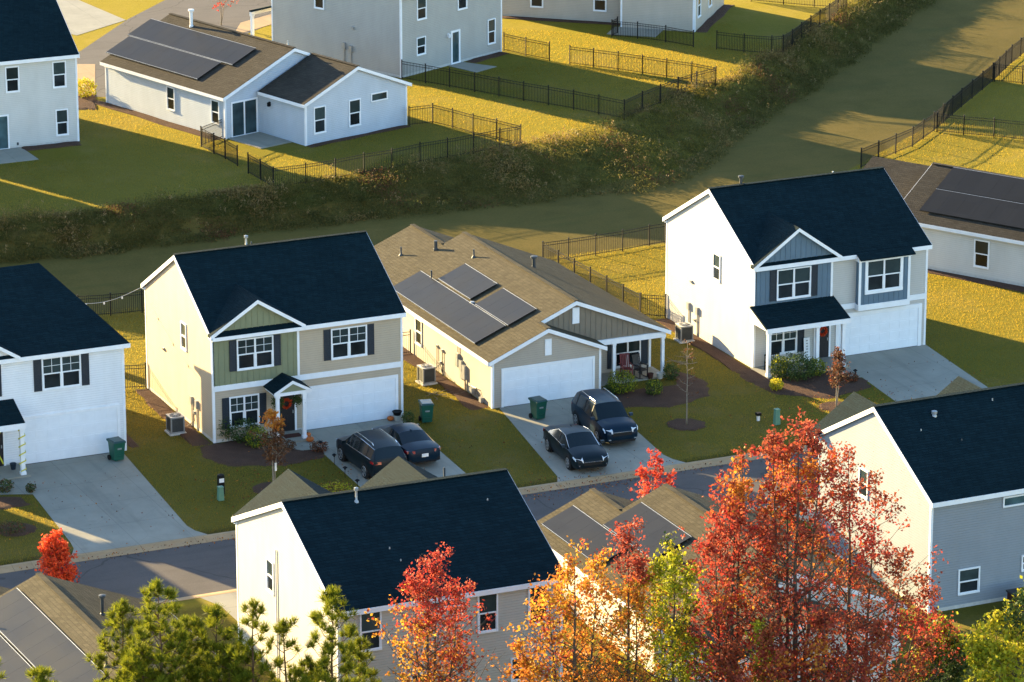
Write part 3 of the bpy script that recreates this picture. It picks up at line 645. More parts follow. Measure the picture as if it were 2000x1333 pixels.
# E's sunlit slope: local x is mirrored with respect to the canonical plan
rEl=RE/(WE/2)
panelrow(E,T0,rEl,HE,2.42,4.3,2.35,13.3); panelrow(E,T0,rEl,HE,.48,2.36,3.4,13.0)
vpipe(roofE,T0,(4.75,9.6,HE+rEl*4.75+.12),1.0,.1,M['pvc'],cap=True); vpipe(roofE,T0,(5.9,1.2,HE+RE-.1),.35,.05,M['grey_metal'])
s=MB(); s.box(.15,-3.3,-.1,2.6,-.02,.05); s.build('patio',M['concrete'],E)
# --- L : white house top left
L=thing('family_house','off white two storey house with slate roof at the upper left','house',(1.36,53.47,1.5),R_(-.58))
W,D,H,Rr=9.8,9.62,5.53,2.79
roofL,sl=shell2(L,T0,W,D,H,Rr,M['beige'])
for w in ((5.34,3.54,6.08,5.02),(8.31,3.54,9.04,5.06),(8.42,.54,9.08,2.06)): window(L,T0,F,*w,n=1,grid=False)
window(L,T0,F,3.6,.05,5.3,2.05,n=2,hung=False,cas=.09); window(L,T0,F,1.8,3.54,2.6,5.02,n=1,grid=False)
ob=MB(); ob.fbox(F,5.85,.18,5.95,.34,0,.06); ob.build('outlet_box',M['dark_pipe'],L)
s=MB(); s.hexa([(3.6,-3.3,-.15),(6.2,-3.25,-.15),(6.1,-.02,-.15),(3.4,-.02,-.15),(3.6,-3.3,.03),(6.2,-3.25,.03),(6.1,-.02,.03),(3.4,-.02,.03)]); s.build('patio',M['concrete'],L)
# --- neighbour of L, just beyond the left edge
LN=thing('family_house','two storey house beyond the upper left edge, next to the off white house','house',(-13.0,54.0,1.5))
W,D,H,Rr=9.8,9.62,5.5,2.79
shell2(LN,T0,W,D,H,Rr,M['grey_beige']); window(LN,T0,F,8.3,3.54,9.04,5.06,n=1,grid=False); window(LN,T0,F,4.3,3.54,5.04,5.06,n=1,grid=False); window(LN,T0,F,3.6,.05,5.3,2.05,n=2,hung=False,cas=.09)
# --- F : tall grey house top centre
Fh=thing('family_house','tall grey two storey house with glazed back door and patio, roof beyond the frame','house',(35.5,60.37,ZB),R_(24.88))
W,D,H,Rr=9.97,11.6,5.5,2.8
roofF,sl=shell2(Fh,T0,W,D,H,Rr,M['grey_beige'])
d=window(Fh,T0,F,4.98,.12,5.62,2.14,n=1,hung=False,cas=.14); 
window(Fh,T0,F,1.54,1.26,2.3,2.34,n=1,grid=False); window(Fh,T0,F,8.6,.76,9.24,2.34,n=1,grid=False); window(Fh,T0,F,5.6,3.6,6.4,5.0,n=1,grid=False); window(Fh,T0,F,1.6,3.6,2.4,5.0,n=1,grid=False)
window(Fh,T0,leftf(),6.85,3.6,7.6,5.0,n=1,grid=False)
walllamp(Fh,T0,F,4.55,2.05,M['white']); meterset(Fh,T0,leftf(),5.0,1.4); meterset(Fh,T0,leftf(),4.4,1.3); hoodvent(Fh,T0,leftf(),4.2,2.7)
s=MB(); s.hexa([(4.3,-2.7,-.1),(6.4,-2.65,-.1),(5.9,-.02,-.1),(4.5,-.02,-.1),(4.3,-2.7,.03),(6.4,-2.65,.03),(5.9,-.02,.03),(4.5,-.02,.03)]); s.build('patio',M['concrete'],Fh)
p=MB(); p.slab([(-.2,D+1.9,2.55),(3.6,D+1.9,2.55),(3.6,D+.02,3.1),(-.2,D+.02,3.1)],.1); fp=p.build('porch_roof',M['roof_dark'],Fh)
f=MB(); f.box(-.2,D+1.7,2.25,3.6,D+1.88,2.45); f.build('porch_fascia',M['white'],fp); post(Fh,T0,-.05,D+1.78,0,2.25,.18); post(Fh,T0,3.3,D+1.78,0,2.25,.18)
# --- G : tan house top right of centre
G1=G(1357,63,ZB); yawG=R_(-40)
Gh=thing('family_house','tan house with a sliding patio door and black fenced patio at the top edge','house',tuple(G1),yawG)
# local frame: origin at the camera-right corner, x runs back along the right wall is +y ; main face along -x
gw=MB(); Hg=5.5
gw.poly([(-5.2,0,0),(0,0,0),(0,0,Hg),(-5.2,0,Hg)]); gw.poly([(0,0,0),(0,9,0),(0,9,Hg),(0,4.5,Hg+2.7),(0,0,Hg)]); gw.poly([(-5.2,0,0),(-5.2,1.3,0),(-5.2,1.3,Hg),(-5.2,0,Hg)])
gw.poly([(-14,1.3,0),(-5.2,1.3,0),(-5.2,1.3,Hg),(-14,1.3,Hg)]); gw.poly([(-14,1.3,0),(-14,9,0),(-14,9,Hg),(-14,5.1,Hg+2.3),(-14,1.3,Hg)]); gw.poly([(-14,9,0),(0,9,0),(0,9,Hg),(-14,9,Hg)])
gw.build('wall',M['warm_tan'],Gh,recalc=False)
b=MB(); b.slab([(-14.1,-.25,Hg),(.1,-.25,Hg),(.1,4.5,Hg+2.8),(-14.1,4.5,Hg+2.8)],.13); b.slab([(.1,9.25,Hg),(-14.1,9.25,Hg),(-14.1,4.5,Hg+2.8),(.1,4.5,Hg+2.8)],.13); b.build('roof',M['roof_dark'],Gh)
corner(Gh,T0,0,0,Hg,-1,1,.16); corner(Gh,T0,-5.2,0,Hg,1,1,.1)
window(Gh,T0,front(1.3),-7.4,.8,-6.6,2.3,n=1,grid=False); window(Gh,T0,front(1.3),-11.9,.8,-11.1,2.3,n=1,grid=False)
window(Gh,T0,leftf(-5.2),.15,.08,1.2,2.1,n=1,hung=False,cas=.06)
window(Gh,T0,rightf(0),.75,.85,1.55,2.4,n=1,grid=False); window(Gh,T0,rightf(0),4.1,.85,4.9,2.4,n=1,grid=False)
s=MB(); s.box(-5.6,-2.3,-.1,-2.2,-.02,.04); s.build('patio',M['concrete'],Gh)
# --- R : bungalow at the right edge (long wall towards the camera)
Rh=thing('bungalow','cream one storey house with grey hipped roof and solar panels at the right edge','house',(45.5,13.9,0),R_(-60))
b=MB(); WR,DR,HR=17,9.4,2.6; rr=.45; y0=.3
b.poly([(0.25,y0,0),(WR,y0,0),(WR,y0,HR),(.25,y0,HR)]); b.poly([(.25,y0,0),(.25,DR,0),(.25,DR,HR),(.25,DR/2,HR+rr*DR/2),(.25,y0,HR)]); b.poly([(WR,y0,0),(WR,DR,0),(WR,DR,HR),(WR,DR/2,HR+rr*DR/2),(WR,y0,HR)]); b.poly([(.25,DR,0),(WR,DR,0),(WR,DR,HR),(.25,DR,HR)])
b.poly([(-4.5,3.0,0),(.25,3.0,0),(.25,3.0,HR),(-4.5,3.0,HR)]); b.poly([(-4.5,3.0,0),(-4.5,DR,0),(-4.5,DR,HR),(-4.5,6.2,HR+1.4),(-4.5,3,HR)])
b.build('wall',M['beige'],Rh,recalc=False)
q=MB(); zr_=lambda y:HR+rr*y+.12
q.slab([(0,0,zr_(0)),(WR,0,zr_(0)),(WR,DR/2,zr_(DR/2)),(0,DR/2,zr_(DR/2))],.13); q.slab([(WR,DR,zr_(0)),(0,DR,zr_(0)),(0,DR/2,zr_(DR/2)),(WR,DR/2,zr_(DR/2))],.13)
q.slab([(-4.8,2.6,HR+.05),(-.01,2.6,HR+.05),(-.01,6.2,HR+1.6),(-4.8,6.2,HR+1.6)],.13); q.slab([(-.01,DR+.1,HR+.15),(-4.8,DR+.1,HR+.15),(-4.8,6.2,HR+1.6),(-.01,6.2,HR+1.6)],.13)
q.beam((0,DR/2,zr_(DR/2)+.012),(WR,DR/2,zr_(DR/2)+.012),.26,.03)
roofR=q.build('roof',M['roof_brown'],Rh)
f=MB(); f.box(0,-.025,HR-.1,WR,-.002,HR+.1); f.box(0.02,0,HR-.105,WR,y0,HR-.07)
f.hexa([(-.025,0,zr_(0)-.22),(-.002,0,zr_(0)-.22),(-.002,DR/2,zr_(DR/2)-.22),(-.025,DR/2,zr_(DR/2)-.22),(-.025,0,zr_(0)-.01),(-.002,0,zr_(0)-.01),(-.002,DR/2,zr_(DR/2)-.01),(-.025,DR/2,zr_(DR/2)-.01)])
f.build('fascia',M['white'],Rh)
window(Rh,T0,front(y0),5.36,.74,6.18,2.2,n=1,grid=False); foundation(Rh,T0,.25,y0,WR,DR,.2)
for ya,yb in ((.78,2.62),(2.68,4.5)):
    pb=MB(); zz_=lambda y:zr_(y)+.13; k=1.45
    while k<14.5: pb.slab([(k+.003,ya,zz_(ya)),(k+1.057,ya,zz_(ya)),(k+1.057,yb,zz_(yb)),(k+.003,yb,zz_(yb))],.04); k+=1.06
    so=pb.build('solar_panel',M['solar'],Rh)
    fb=MB(); fb.slab([(1.45,yb-.02,zz_(yb-.02)+.004),(14.3,yb-.02,zz_(yb-.02)+.004),(14.3,yb,zz_(yb)+.004),(1.45,yb,zz_(yb)+.004)],.05); fb.build('panel_frame',M['grey_metal'],so)
# ------------------------------------------------------------------ terrain, street, kerbs, drives
FOOT=[(-90,35),(-2,34.9),(7.9,34.4),(16.1,34.9),(23.9,34.7),(31.9,34.3),(40.1,34.0),(43.2,34.6),(52.4,44.2),(63.4,54.3),(81.5,72),(140,130)]
TOP=[(-90,38),(.6,37.4),(7.7,37.2),(14.9,38.0),(18.6,37.9),(24.9,38.6),(34.6,40.6),(42.1,43.2),(48.2,47.6),(54.3,50.9),(62.7,57.6),(72.3,66.5),(140,134)]
fx,fy=np.array(FOOT).T; tx,ty=np.array(TOP).T
def zg(x,y):
    f=np.interp(x,fx,fy); t=np.maximum(np.interp(x,tx,ty),f+2.4)
    k=np.clip((y-f)/(t-f),0,1); return 1.5*(k*k*(3-2*k))
def ground():
    xs=np.concatenate([[-900,-250],np.arange(-90,130.1,.8),[300,900]])
    ys=np.concatenate([[-900,-300,-120],np.arange(-90,-19.9,1.5),[-19.62,-19.58],np.arange(-18.5,-12.9,1.2),[-12.22,-12.18],np.arange(-11.5,30,1.3),np.arange(30,100,.6),np.arange(101,140,3),[300,1000]])
    X,Y=np.meshgrid(xs,ys); Z=zg(X,Y)
    rd=(Y<-12.2)&(Y>-19.6); Z=np.where(rd,-.35,Z)
    Z=Z+np.where(rd|(np.abs(Z)<.01)|(Z>1.49),0,.12*np.sin(X*1.7)*np.sin(Y*1.3+X*.4))
    nx=len(xs); v=np.stack([X,Y,Z],-1).reshape(-1,3)
    i=np.arange(len(ys)-1)[:,None]*nx+np.arange(nx-1)[None]; f=np.stack([i,i+1,i+nx+1,i+nx],-1).reshape(-1,4)
    me=bpy.data.meshes.new('ground'); me.from_pydata(v.tolist(),[],f.tolist()); me.materials.append(M['grass']); me.polygons.foreach_set('use_smooth',[True]*len(f))
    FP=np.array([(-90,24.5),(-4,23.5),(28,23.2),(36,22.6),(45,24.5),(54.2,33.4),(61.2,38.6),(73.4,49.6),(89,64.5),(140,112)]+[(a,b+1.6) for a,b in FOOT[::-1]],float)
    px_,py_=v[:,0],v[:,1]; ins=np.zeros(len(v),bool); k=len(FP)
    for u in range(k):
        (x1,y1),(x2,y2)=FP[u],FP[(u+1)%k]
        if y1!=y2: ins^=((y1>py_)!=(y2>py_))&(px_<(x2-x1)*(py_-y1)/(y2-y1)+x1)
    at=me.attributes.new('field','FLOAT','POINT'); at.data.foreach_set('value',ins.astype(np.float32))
    o=bpy.data.objects.new('ground',me); col.objects.link(o); structure(o)
    return FP

FIELD=ground()
BARE=[]
def sheet(name,pts,z,mat,t=.0):
    BARE.append(np.array([p[:2] for p in pts],float))
    b=MB(); b.poly([(x,y,z) for x,y in pts]); o=b.build(name,mat,recalc=False); structure(o); return o
b=MB(); b.box(-300,-19.0,-.34,300,-12.8,-.12); structure(b.build('street',M['asphalt']))
# rolled kerbs: cross profile swept along the street
for y0,s in ((-12.2,-1),(-19.6,1)):
    k=MB(); prof=[(.04,-.4),(.04,.012),(-.14,.010),(-.30,-.05),(-.62,-.112),(-.66,-.4)]
    P=[(y0-(a)*-s*-1 if False else y0+s*(-a),z) for a,z in prof]
    xs=[-300]+[x for x in np.arange(-60,70,3.05)]+[300]
    for x0,x1 in zip(xs[:-1],xs[1:]):
        i=k.pts([(x0+.006,y,z) for y,z in P]+[(x1-.006,y,z) for y,z in P]); n=len(P)
        for j in range(n): k.f.append((i+j,i+(j+1)%n,i+n+(j+1)%n,i+n+j)); k.m.append(0)
        k.f.append(tuple(i+j for j in range(n))); k.m.append(0); k.f.append(tuple(i+n+j for j in reversed(range(n)))); k.m.append(0)
    structure(k.build('kerb',M['kerb']))
def drive(xl0,xr0,y0,xl1,xr1,y1,fl=.5,extra=None,skip=False):
    # straight drive with flared apron at the kerb
    pts=[(xl0,y0),(xl1,y1+1.6),(xl1-fl*.25,y1+.8),(xl1-fl,y1)]; pts2=[(xr1+fl,y1),(xr1+fl*.25,y1+.8),(xr1,y1+1.6),(xr0,y0)]
    return sheet('driveway',pts+pts2,.008,M['concrete'])
drive(4.45,9.9,-.02,3.95,9.3,-12.22)
drive(14.95,20.3,-.72,13.3,19.2,-12.22); drive(34.3,39.75,-.3,33.3,38.7,-12.22); drive(-10.1,-4.5,.7,-10.9,-5.3,-12.22)
# walks from the drives to the porches
sheet('walkway',[(2.75,-1.62),(4.44,-1.62),(4.40,-3.1),(3.6,-2.9),(2.95,-2.3)],.012,M['concrete'])
sheet('walkway',[(33.0,-2.25),(34.25,-2.25),(34.05,-3.9),(33.5,-3.7)],.012,M['concrete'])
sheet('walkway',[(-12.6,-1.15),(-10.16,-1.15),(-10.3,-3.6),(-11.2,-3.2),(-12.4,-2.8)],.012,M['concrete'])
# near side of the street: drives of the front row
for xl,xr,y1 in ((-7.5,-2.2,-24.9),(6.2,11.8,-23.9),(20.8,26.2,-24.5),(-22.2,-16.6,-23.4)):
    sheet('driveway',[(xl,y1),(xr,y1),(xr,-21),(xr+.5,-19.58),(xl-.5,-19.58),(xl,-21)],.008,M['concrete'])
def blob(name,pts,z,mat,jit=.12,n=6):
    P=[]; m=len(pts)
    for i in range(m):
        a=Vector(pts[i]); c=Vector(pts[(i+1)%m])
        for k in range(n):
            q=a.lerp(c,k/n); P.append((q.x+random.uniform(-jit,jit),q.y+random.uniform(-jit,jit)))
    BARE.append(np.array([p[:2] for p in pts],float))
    b=MB(); cx=sum(p[0] for p in P)/len(P); cy=sum(p[1] for p in P)/len(P)
    # gently mounded bed
    i=b.pts([(x,y,z) for x,y in P]); j=b.pts([(cx+(x-cx)*.86,cy+(y-cy)*.86,z+.05) for x,y in P]); L_=len(P)
    for k in range(L_): b.f.append((i+k,i+(k+1)%L_,j+(k+1)%L_,j+k)); b.m.append(0)
    b.f.append(tuple(range(j,j+L_))); b.m.append(0)
    o=b.build(name,mat,smooth=False); structure(o); return o
def beds(lst): 
    for pts in lst: blob('mulch_bed',pts,.006,M['mulch'])
beds([[(-.9,-.2),(.0,-.1),(2.5,-.1),(2.7,-1.8),(3.6,-3.0),(4.4,-3.2),(4.2,-4.2),(2.0,-4.6),(-.6,-3.6),(-1.2,-1.6)],
      [(-1.1,.0),(-.05,.0),(-.05,9.6),(-.75,9.6),(-.95,5)],
      [(20.75,-.9),(24.9,-1.0),(25.8,1.4),(26.4,-1.2),(25.4,-3.4),(22.8,-4.2),(20.6,-3.2)],
      [(13.5,-.5),(14.5,-.5),(14.5,14),(13.7,14),(13.8,4.5)],
      [(28.5,-.2),(29.45,-.2),(33.0,-2.3),(34.0,-4.2),(33.6,-5.4),(30.6,-6.3),(28.7,-4.6),(28.3,-2)],
      [(28.4,-.2),(29.45,-.2),(29.45,9.6),(28.7,9.6),(28.6,4.5)],
      [(-16,-1.2),(-12.7,-3.0),(-11.1,-3.5),(-11.0,-5.0),(-13.3,-5.0),(-16,-4.0)],
      [(-4.0,1.0),(-3.4,1.0),(-3.3,6),(-3.3,11),(-4.0,11.2)],
      [(39.8,1),(40.5,1),(40.5,9),(39.8,9)]])
def ring(c,r,z=.007):
    return blob('mulch_ring',[(c[0]+r*math.cos(a),c[1]+r*math.sin(a)) for a in [k*math.pi/4 for k in range(8)]],z,M['mulch'],.06,3)
for c,r in ((G(533,955),1.05),(G(1340,830),1.0),(G(1632,795),.9),(G(30,1035),1.0),(G(0,0,0) if False else Vector((-2.6,-15,0)),.01)):
    if r>.1: ring(c,r)
z5=1.506
def bed_at(pts,z): blob('mulch_bed',pts,z,M['mulch'],.1,5)
def Eloc(x,y): c,s=math.cos(R_(16.75)),math.sin(R_(16.75)); return (19.48+c*x-s*y, 50.15+s*x+c*y)
bed_at([Eloc(-.75,.2),Eloc(-.03,.2),Eloc(-.03,13.4),Eloc(-.8,13.6)],z5); bed_at([Eloc(2.7,-5.1),Eloc(10.6,-5.1),Eloc(10.6,-4.62),Eloc(2.7,-4.62)],z5)
def Floc(x,y): c,s=math.cos(R_(24.88)),math.sin(R_(24.88)); return (35.5+c*x-s*y, 60.37+s*x+c*y)
bed_at([Floc(6.2,-.9),Floc(9.9,-.7),Floc(9.9,-.05),Floc(6.2,-.05)],z5)
bed_at([(7.3,52.4),(11.0,52.4),(11.2,53.4),(7.3,53.4)],z5); bed_at([(45.8,12.6),(46.6,12.9),(54,-.2),(53,-.6)],.006)
def Gloc(x,y): c,s=math.cos(yawG),math.sin(yawG); return (G1.x+c*x-s*y, G1.y+s*x+c*y)
bed_at([Gloc(-14,.5),Gloc(-5.4,.5),Gloc(-5.4,1.25),Gloc(-14,1.25)],z5); bed_at([Gloc(.03,0),Gloc(.8,0),Gloc(.8,9),Gloc(.03,9)],z5)
# second street and its drive at the top of the picture
def Gp(*q): return [tuple(G(x,y,1.5))[:2] for x,y in q]
sheet('street',Gp((110,190),(150,105),(250,38),(440,-60),(900,-300),(1000,-220),(640,0),(380,110),(300,190)),1.508,M['asphalt'])
sheet('driveway',Gp((60,60),(110,-10),(120,-60),(20,-60),(-60,60)) if False else Gp((150,70),(246,40),(105,-20),(40,-60),(-60,20)),1.514,M['concrete'])
sheet('pavement',Gp((141,190),(186,190),(186,126),(146,126)),1.516,M['kerb'])
bed_at(Gp((145,185),(186,185),(186,215),(150,215)),1.512)
sheet('pavement',Gp((455,70),(560,40),(560,20),(470,45)),1.516,M['kerb'])

# ------------------------------------------------------------------ fences
def fence(label,pts,h=1.22,group='black metal picket fences',gate=(),sp=.115,pw=.018,rails=(.97,.84,.1)):
    """pts: post positions on the ground (Vector); a post at each, a picket panel between"""
    root=thing('metal_fence',label,'fence',tuple(pts[0]),0,group); o0=Vector(pts[0])
    for p in pts:
        q=Vector(p)-o0; b=MB(); b.box(q.x-.03,q.y-.03,q.z-.05,q.x+.03,q.y+.03,q.z+h+.05); b.box(q.x-.04,q.y-.04,q.z+h+.05,q.x+.04,q.y+.04,q.z+h+.08); b.build('post',M['black_metal'],root)
    for k,(p,q) in enumerate(zip(pts[:-1],pts[1:])):
        if k in gate: continue
        a=Vector(p)-o0; c=Vector(q)-o0; d=c-a; L_=d.length; b=MB(); Z=Vector((0,0,1)); u=d.normalized(); e=u*.032
        for r in rails: b.beam(a+e+Z*h*r,c-e+Z*h*r,.022,.03)
        n=max(2,int(L_/sp))
        for i in range(1,n):
            m=a.lerp(c,i/n); b.box(m.x-pw/2,m.y-pw/2,m.z+.04,m.x+pw/2,m.y+pw/2,m.z+h*.99)
        b.build('picket_panel',M['black_metal'],root)
    return root
def along(pts,step=1.9):
    out=[]
    for p,q in zip(pts[:-1],pts[1:]):
        n=max(1,round((q-p).length/step))
        for i in range(n): out.append(p.lerp(q,i/n))
    return out+[pts[-1]]
def onz(P): return [Vector((p.x,p.y,float(zg(p.x,p.y)))) for p in P]
z=1.5
fence('black picket fence round the yard of the blue grey bungalow',[G(x,y,z) for x,y in ((440,268),(393,287),(418,301),(440,311),(464,325),(485,339.5),(509,353),(534.5,367.5),(597.5,360),(655,351),(711,339.5),(765.6,331),(820.5,318.5),(874,310),(925,301),(976,290.5),(1017,284),(970,272),(924,262),(884,251),(845,241.5),(799,247))],gate=(4,))
fence('black picket fence round the shaded lawn of the tall grey house',[G(x,y,z) for x,y in ((785,155),(831,163),(878,171),(927,180),(974.5,189),(1022.8,197.8),(1070.8,205.8),(1119.8,214.5),(1169.5,224),(1218.8,233.8),(1254.5,217),(1289.5,203),(1324.5,189),(1360,178),(1398,168),(1351,159),(1302,152),(1254.5,145),(1207,138),(1159,132),(1112.8,126),(1073,119),(1027,110),(984,100))],gate=(20,))
fence('low black fence closing off the tan house patio',[G(x,y,z) for x,y in ((1206,66),(1195,72),(1245,76),(1300,83),(1354,92.8))],h=1.1)
fence('black fence around the back lawn of the tan house at the top',[G(x,y,z) for x,y in ((1399.8,97),(1453,103),(1507,106.8),(1529,105),(1547,94),(1565,80),(1583,67),(1601,55),(1619,43),(1636,30),(1653.5,17.5),(1590,14),(1530,9),(1467,3))])
far=[G(1681.5,329),G(1782,287),G(1824,257),G(1877.5,210),G(1938.8,160),G(1975.5,124),G(2010,97),G(2080,45)]
fence('long black fence climbing beside the dry open field',along(far,2.2))
fence('short black fence branching right from the long field fence, lower one',[G(x,y) for x,y in ((1830,258),(1882,264),(1941,269),(2000,275),(2060,282))])
fence('short black fence branching right from the long field fence, upper one',[G(x,y) for x,y in ((1942,160),(1996.5,165),(2050,170))])
fence('black fence behind the blue gabled house yard',[G(x,y) for x,y in ((1060,515),(1110.4,508),(1163.3,499.8),(1215.8,491.4),(1268,481),(1298.6,476),(1345,470))])
fence('black fence running edge on between tan bungalow and blue gabled house',along([G(1060,516),Vector((28.35,10.6,0))],1.85))
fence('short black fence in front of the golden grass beside the blue gabled house',[Vector((28.35,10.5,0)),Vector((29.45,9.75,0))],h=1.25)
fence('black fence behind the green gabled house',[G(x,y) for x,y in ((90,624),(153,621),(216.4,617),(277.6,611),(340,606))])
fence('short black fence joining the white house to the green gabled house',[Vector((-3.85,10.2,0)),Vector((-2.0,10.1,0)),Vector((-.1,9.6,0))],h=1.3)
fence('short black fence joining the green gabled house to the tan bungalow',[Vector((10.15,9.5,0)),Vector((12.3,9.5,0)),Vector((14.45,9.45,0))],h=1.25)

# ------------------------------------------------------------------ small things
M['bin_green']=plain('dark_green_plastic',(.010,.085,.055),.4,.4,var=.1)
M['bin_lid']=plain('dark_lid',(.012,.05,.045),.35,.5,var=.1)
M['rubber']=plain('black_rubber',(.012,.012,.012),.8,.2)
M['ped_green']=plain('utility_green',(.10,.22,.15),.5,.4,var=.06)
M['orange']=plain('pumpkin_orange',(.50,.12,.02),.55,.3,var=.15)
M['stem']=plain('dry_stem',(.16,.12,.05),.8,.2)
M['red_chair']=plain('faded_red_paint',(.20,.04,.04),.6,.3)
M['planter']=plain('pale_planter',(.45,.42,.36),.7,.3)
M['tape']=plain('yellow_tape',(.60,.55,.04),.45,.4,var=.1)
M['brownmat']=plain('door_mat',(.07,.03,.022),.9,.1)
M['cream_ac']=plain('cream_enamel',(.55,.52,.46),.45,.4,var=.05)
M['paper']=plain('white_paper',(.75,.75,.73),.6,.2,var=.03)
def bin_():
    r=thing('wheelie_bin','x','bin')
    b=MB(); p=[(-.24,-.26,.06),(.24,-.26,.06),(.24,.26,.06),(-.24,.26,.06),(-.30,-.36,.98),(.30,-.36,.98),(.30,.32,.98),(-.30,.32,.98)]
    b.hexa(p); b.box(-.32,-.38,.92,.32,.34,.985); b.box(-.15,-.33,.3,.15,-.28,.32)
    b.build('body',M['bin_green'],r)
    l=MB(); l.hexa([(-.33,-.42,.99),(.33,-.42,.99),(.33,.36,.99),(-.33,.36,.99),(-.27,-.34,1.06),(.27,-.34,1.06),(.27,.34,1.07),(-.27,.34,1.07)]); l.box(-.33,.36,.95,.33,.42,1.04); l.build('lid',M['bin_lid'],r)
    h=MB(); h.tube([(-.26,.46,.96),(.26,.46,.96)],.018,8); h.build('handle',M['bin_lid'],r)
    for x in (-.29,.29):
        w=MB(); w.tube([(x-.04,.24,.13),(x+.04,.24,.13)],.13,14); w.build('wheel',M['rubber'],r)
    pl=MB(); pl.box(-.11,-.335,.62,.11,-.322,.70); pl.build('label_plate',M['paper'] if False else M['grey_metal'],r)
    return r
b0=bin_(); g_='green wheeled bins'
b0.location=(-5.15,-.45,0); b0.rotation_euler=(0,0,R_(8)); b0['label']='dark green wheeled bin by the white house garage'; b0['group']=g_
c=dup(b0,(10.75,-1.25,0),R_(-12),'dark green wheeled bin standing on grass beside the black parked saloon'); c=dup(b0,(16.0,-3.1,.01),R_(6),'dark green wheeled bin on the tan bungalow driveway')
def acunit():
    r=thing('air_conditioner','x','air conditioner')
    p=MB(); p.box(-.52,-.52,-.02,.52,.52,.09); p.build('pad',M['concrete_pad'],r)
    b=MB(); s=.40
    for sx in (-1,1):
        for sy in (-1,1): b.box(sx*s-.04,sy*s-.04,.09,sx*s+.04,sy*s+.04,.98)
    b.box(-.44,-.44,.09,.44,.44,.16); b.box(-.44,-.44,.93,.44,.44,1.0); b.build('casing',M['grey_metal'],r)
    g=MB(); g.box(-.395,-.395,.16,.395,.395,.93,0); g.build('grille',M['dark_pipe'],r)
    l=MB(); z_=.20
    while z_<.92:
        for a in ((-.415,-.36,-.398,.36),(.398,-.36,.415,.36)): l.box(a[0],a[1],z_,a[2],a[3],z_+.02)
        for a in ((-.36,-.415,.36,-.398),(-.36,.398,.36,.415)): l.box(a[0],a[1],z_,a[2],a[3],z_+.02)
        z_+=.055
    l.build('louvre',M['dark_pipe'],r)
    tp=MB(); tp.box(-.45,-.45,1.0,.45,.45,1.012); tp.build('top_panel',M['cream_ac'],r)
    f=MB(); f.lathe((0,0,1.012),[(.34,.0),(.34,.02),(.33,.021)],20); f.build('fan_opening',M['black_metal'],r)
    t=MB(); t.lathe((0,0,1.034),[(.10,0),(.10,.03),(.03,.04)],14)
    for k in range(10):
        a=k*math.pi/5; t.beam((.1*math.cos(a),.1*math.sin(a),1.049),(.38*math.cos(a),.38*math.sin(a),1.044),.012,.012)
    for rad in (.2,.28,.36): t.tube([(rad*math.cos(k*math.pi/10),rad*math.sin(k*math.pi/10),1.046) for k in range(21)],.006,4,cap=False)
    t.build('fan_guard',M['cream_ac'],r); return r
a0=acunit(); a0.scale=(.82,.82,.9); a0.location=(-1.15,2.3,0); a0['label']='outdoor air conditioning unit beside the green gabled house'; a0['group']='outdoor air conditioning units'
dup(a0,(13.25,4.55,0),R_(3),'sunlit outdoor air conditioning unit beside the tan bungalow'); dup(a0,(28.5,5.6,0),R_(-2),'outdoor air conditioning unit beside the blue gabled house')
def pedestal(loc,label,h=.85,topdark=False):
    r=thing('utility_pedestal',label,'utility box',loc); b=MB(); b.hexa([(-.14,-.14,-.02),(.14,-.14,-.02),(.14,.14,-.02),(-.14,.14,-.02),(-.11,-.11,h),(.11,-.11,h),(.11,.11,h),(-.11,.11,h)]); b.build('body',M['ped_green'],r)
    c=MB(); c.box(-.13,-.13,h,.13,.13,h+.05); c.build('cap',M['ped_green'],r); return r
pedestal(tuple(G(431,977)),'pale green utility post beside a black meter on the front lawn',.62)
r=thing('water_meter','black meter box with white label behind the green utility post','meter',tuple(G(432,966))); b=MB(); b.box(-.15,-.1,-.02,.15,.1,.9); b.lathe((0,0,.9),[(.17,0),(.16,.08),(.05,.12)],12); b.build('body',M['black_metal'],r); b=MB(); b.box(-.12,-.115,.62,.12,-.102,.82); b.build('label_plate',M['paper'],r)
pedestal(tuple(G(1517,829)),'pale green utility post on the lawn near the red maple',.75)
r=thing('water_meter','small grey meter post left of the green post on the shaded lawn','meter',tuple(G(1481,822))); b=MB(); b.box(-.06,-.06,-.02,.06,.06,.28); b.build('post',M['paper'],r); b=MB(); b.box(-.12,-.12,.28,.12,.12,.42); b.build('head',M['black_metal'],r)
def pathlight():
    r=thing('path_light','small black path light along the driveway edge','garden light',group='path lights beside the driveway'); b=MB(); b.tube([(0,0,-.02),(0,0,.42)],.014,6); b.build('stake',M['black_metal'],r)
    b=MB(); b.lathe((0,0,.40),[(.04,0),(.05,.08),(.12,.09),(.11,.11),(.02,.17)],12); b.build('lamp_head',M['black_metal'],r); return r
pl0=pathlight(); pl0.location=G(626,883); pl0['label']='black path light nearest the porch of the green gabled house'
for (x,y),lb in zip(((653,908),(674,933),(698,958)),('black path light second from the porch by the driveway','black path light third from the porch by the driveway','black path light by the kerb end of the driveway')): dup(pl0,tuple(G(x,y)),0,lb)
dup(pl0,tuple(G(1670,742)),0,'lone black path light near the blue gabled house driveway')
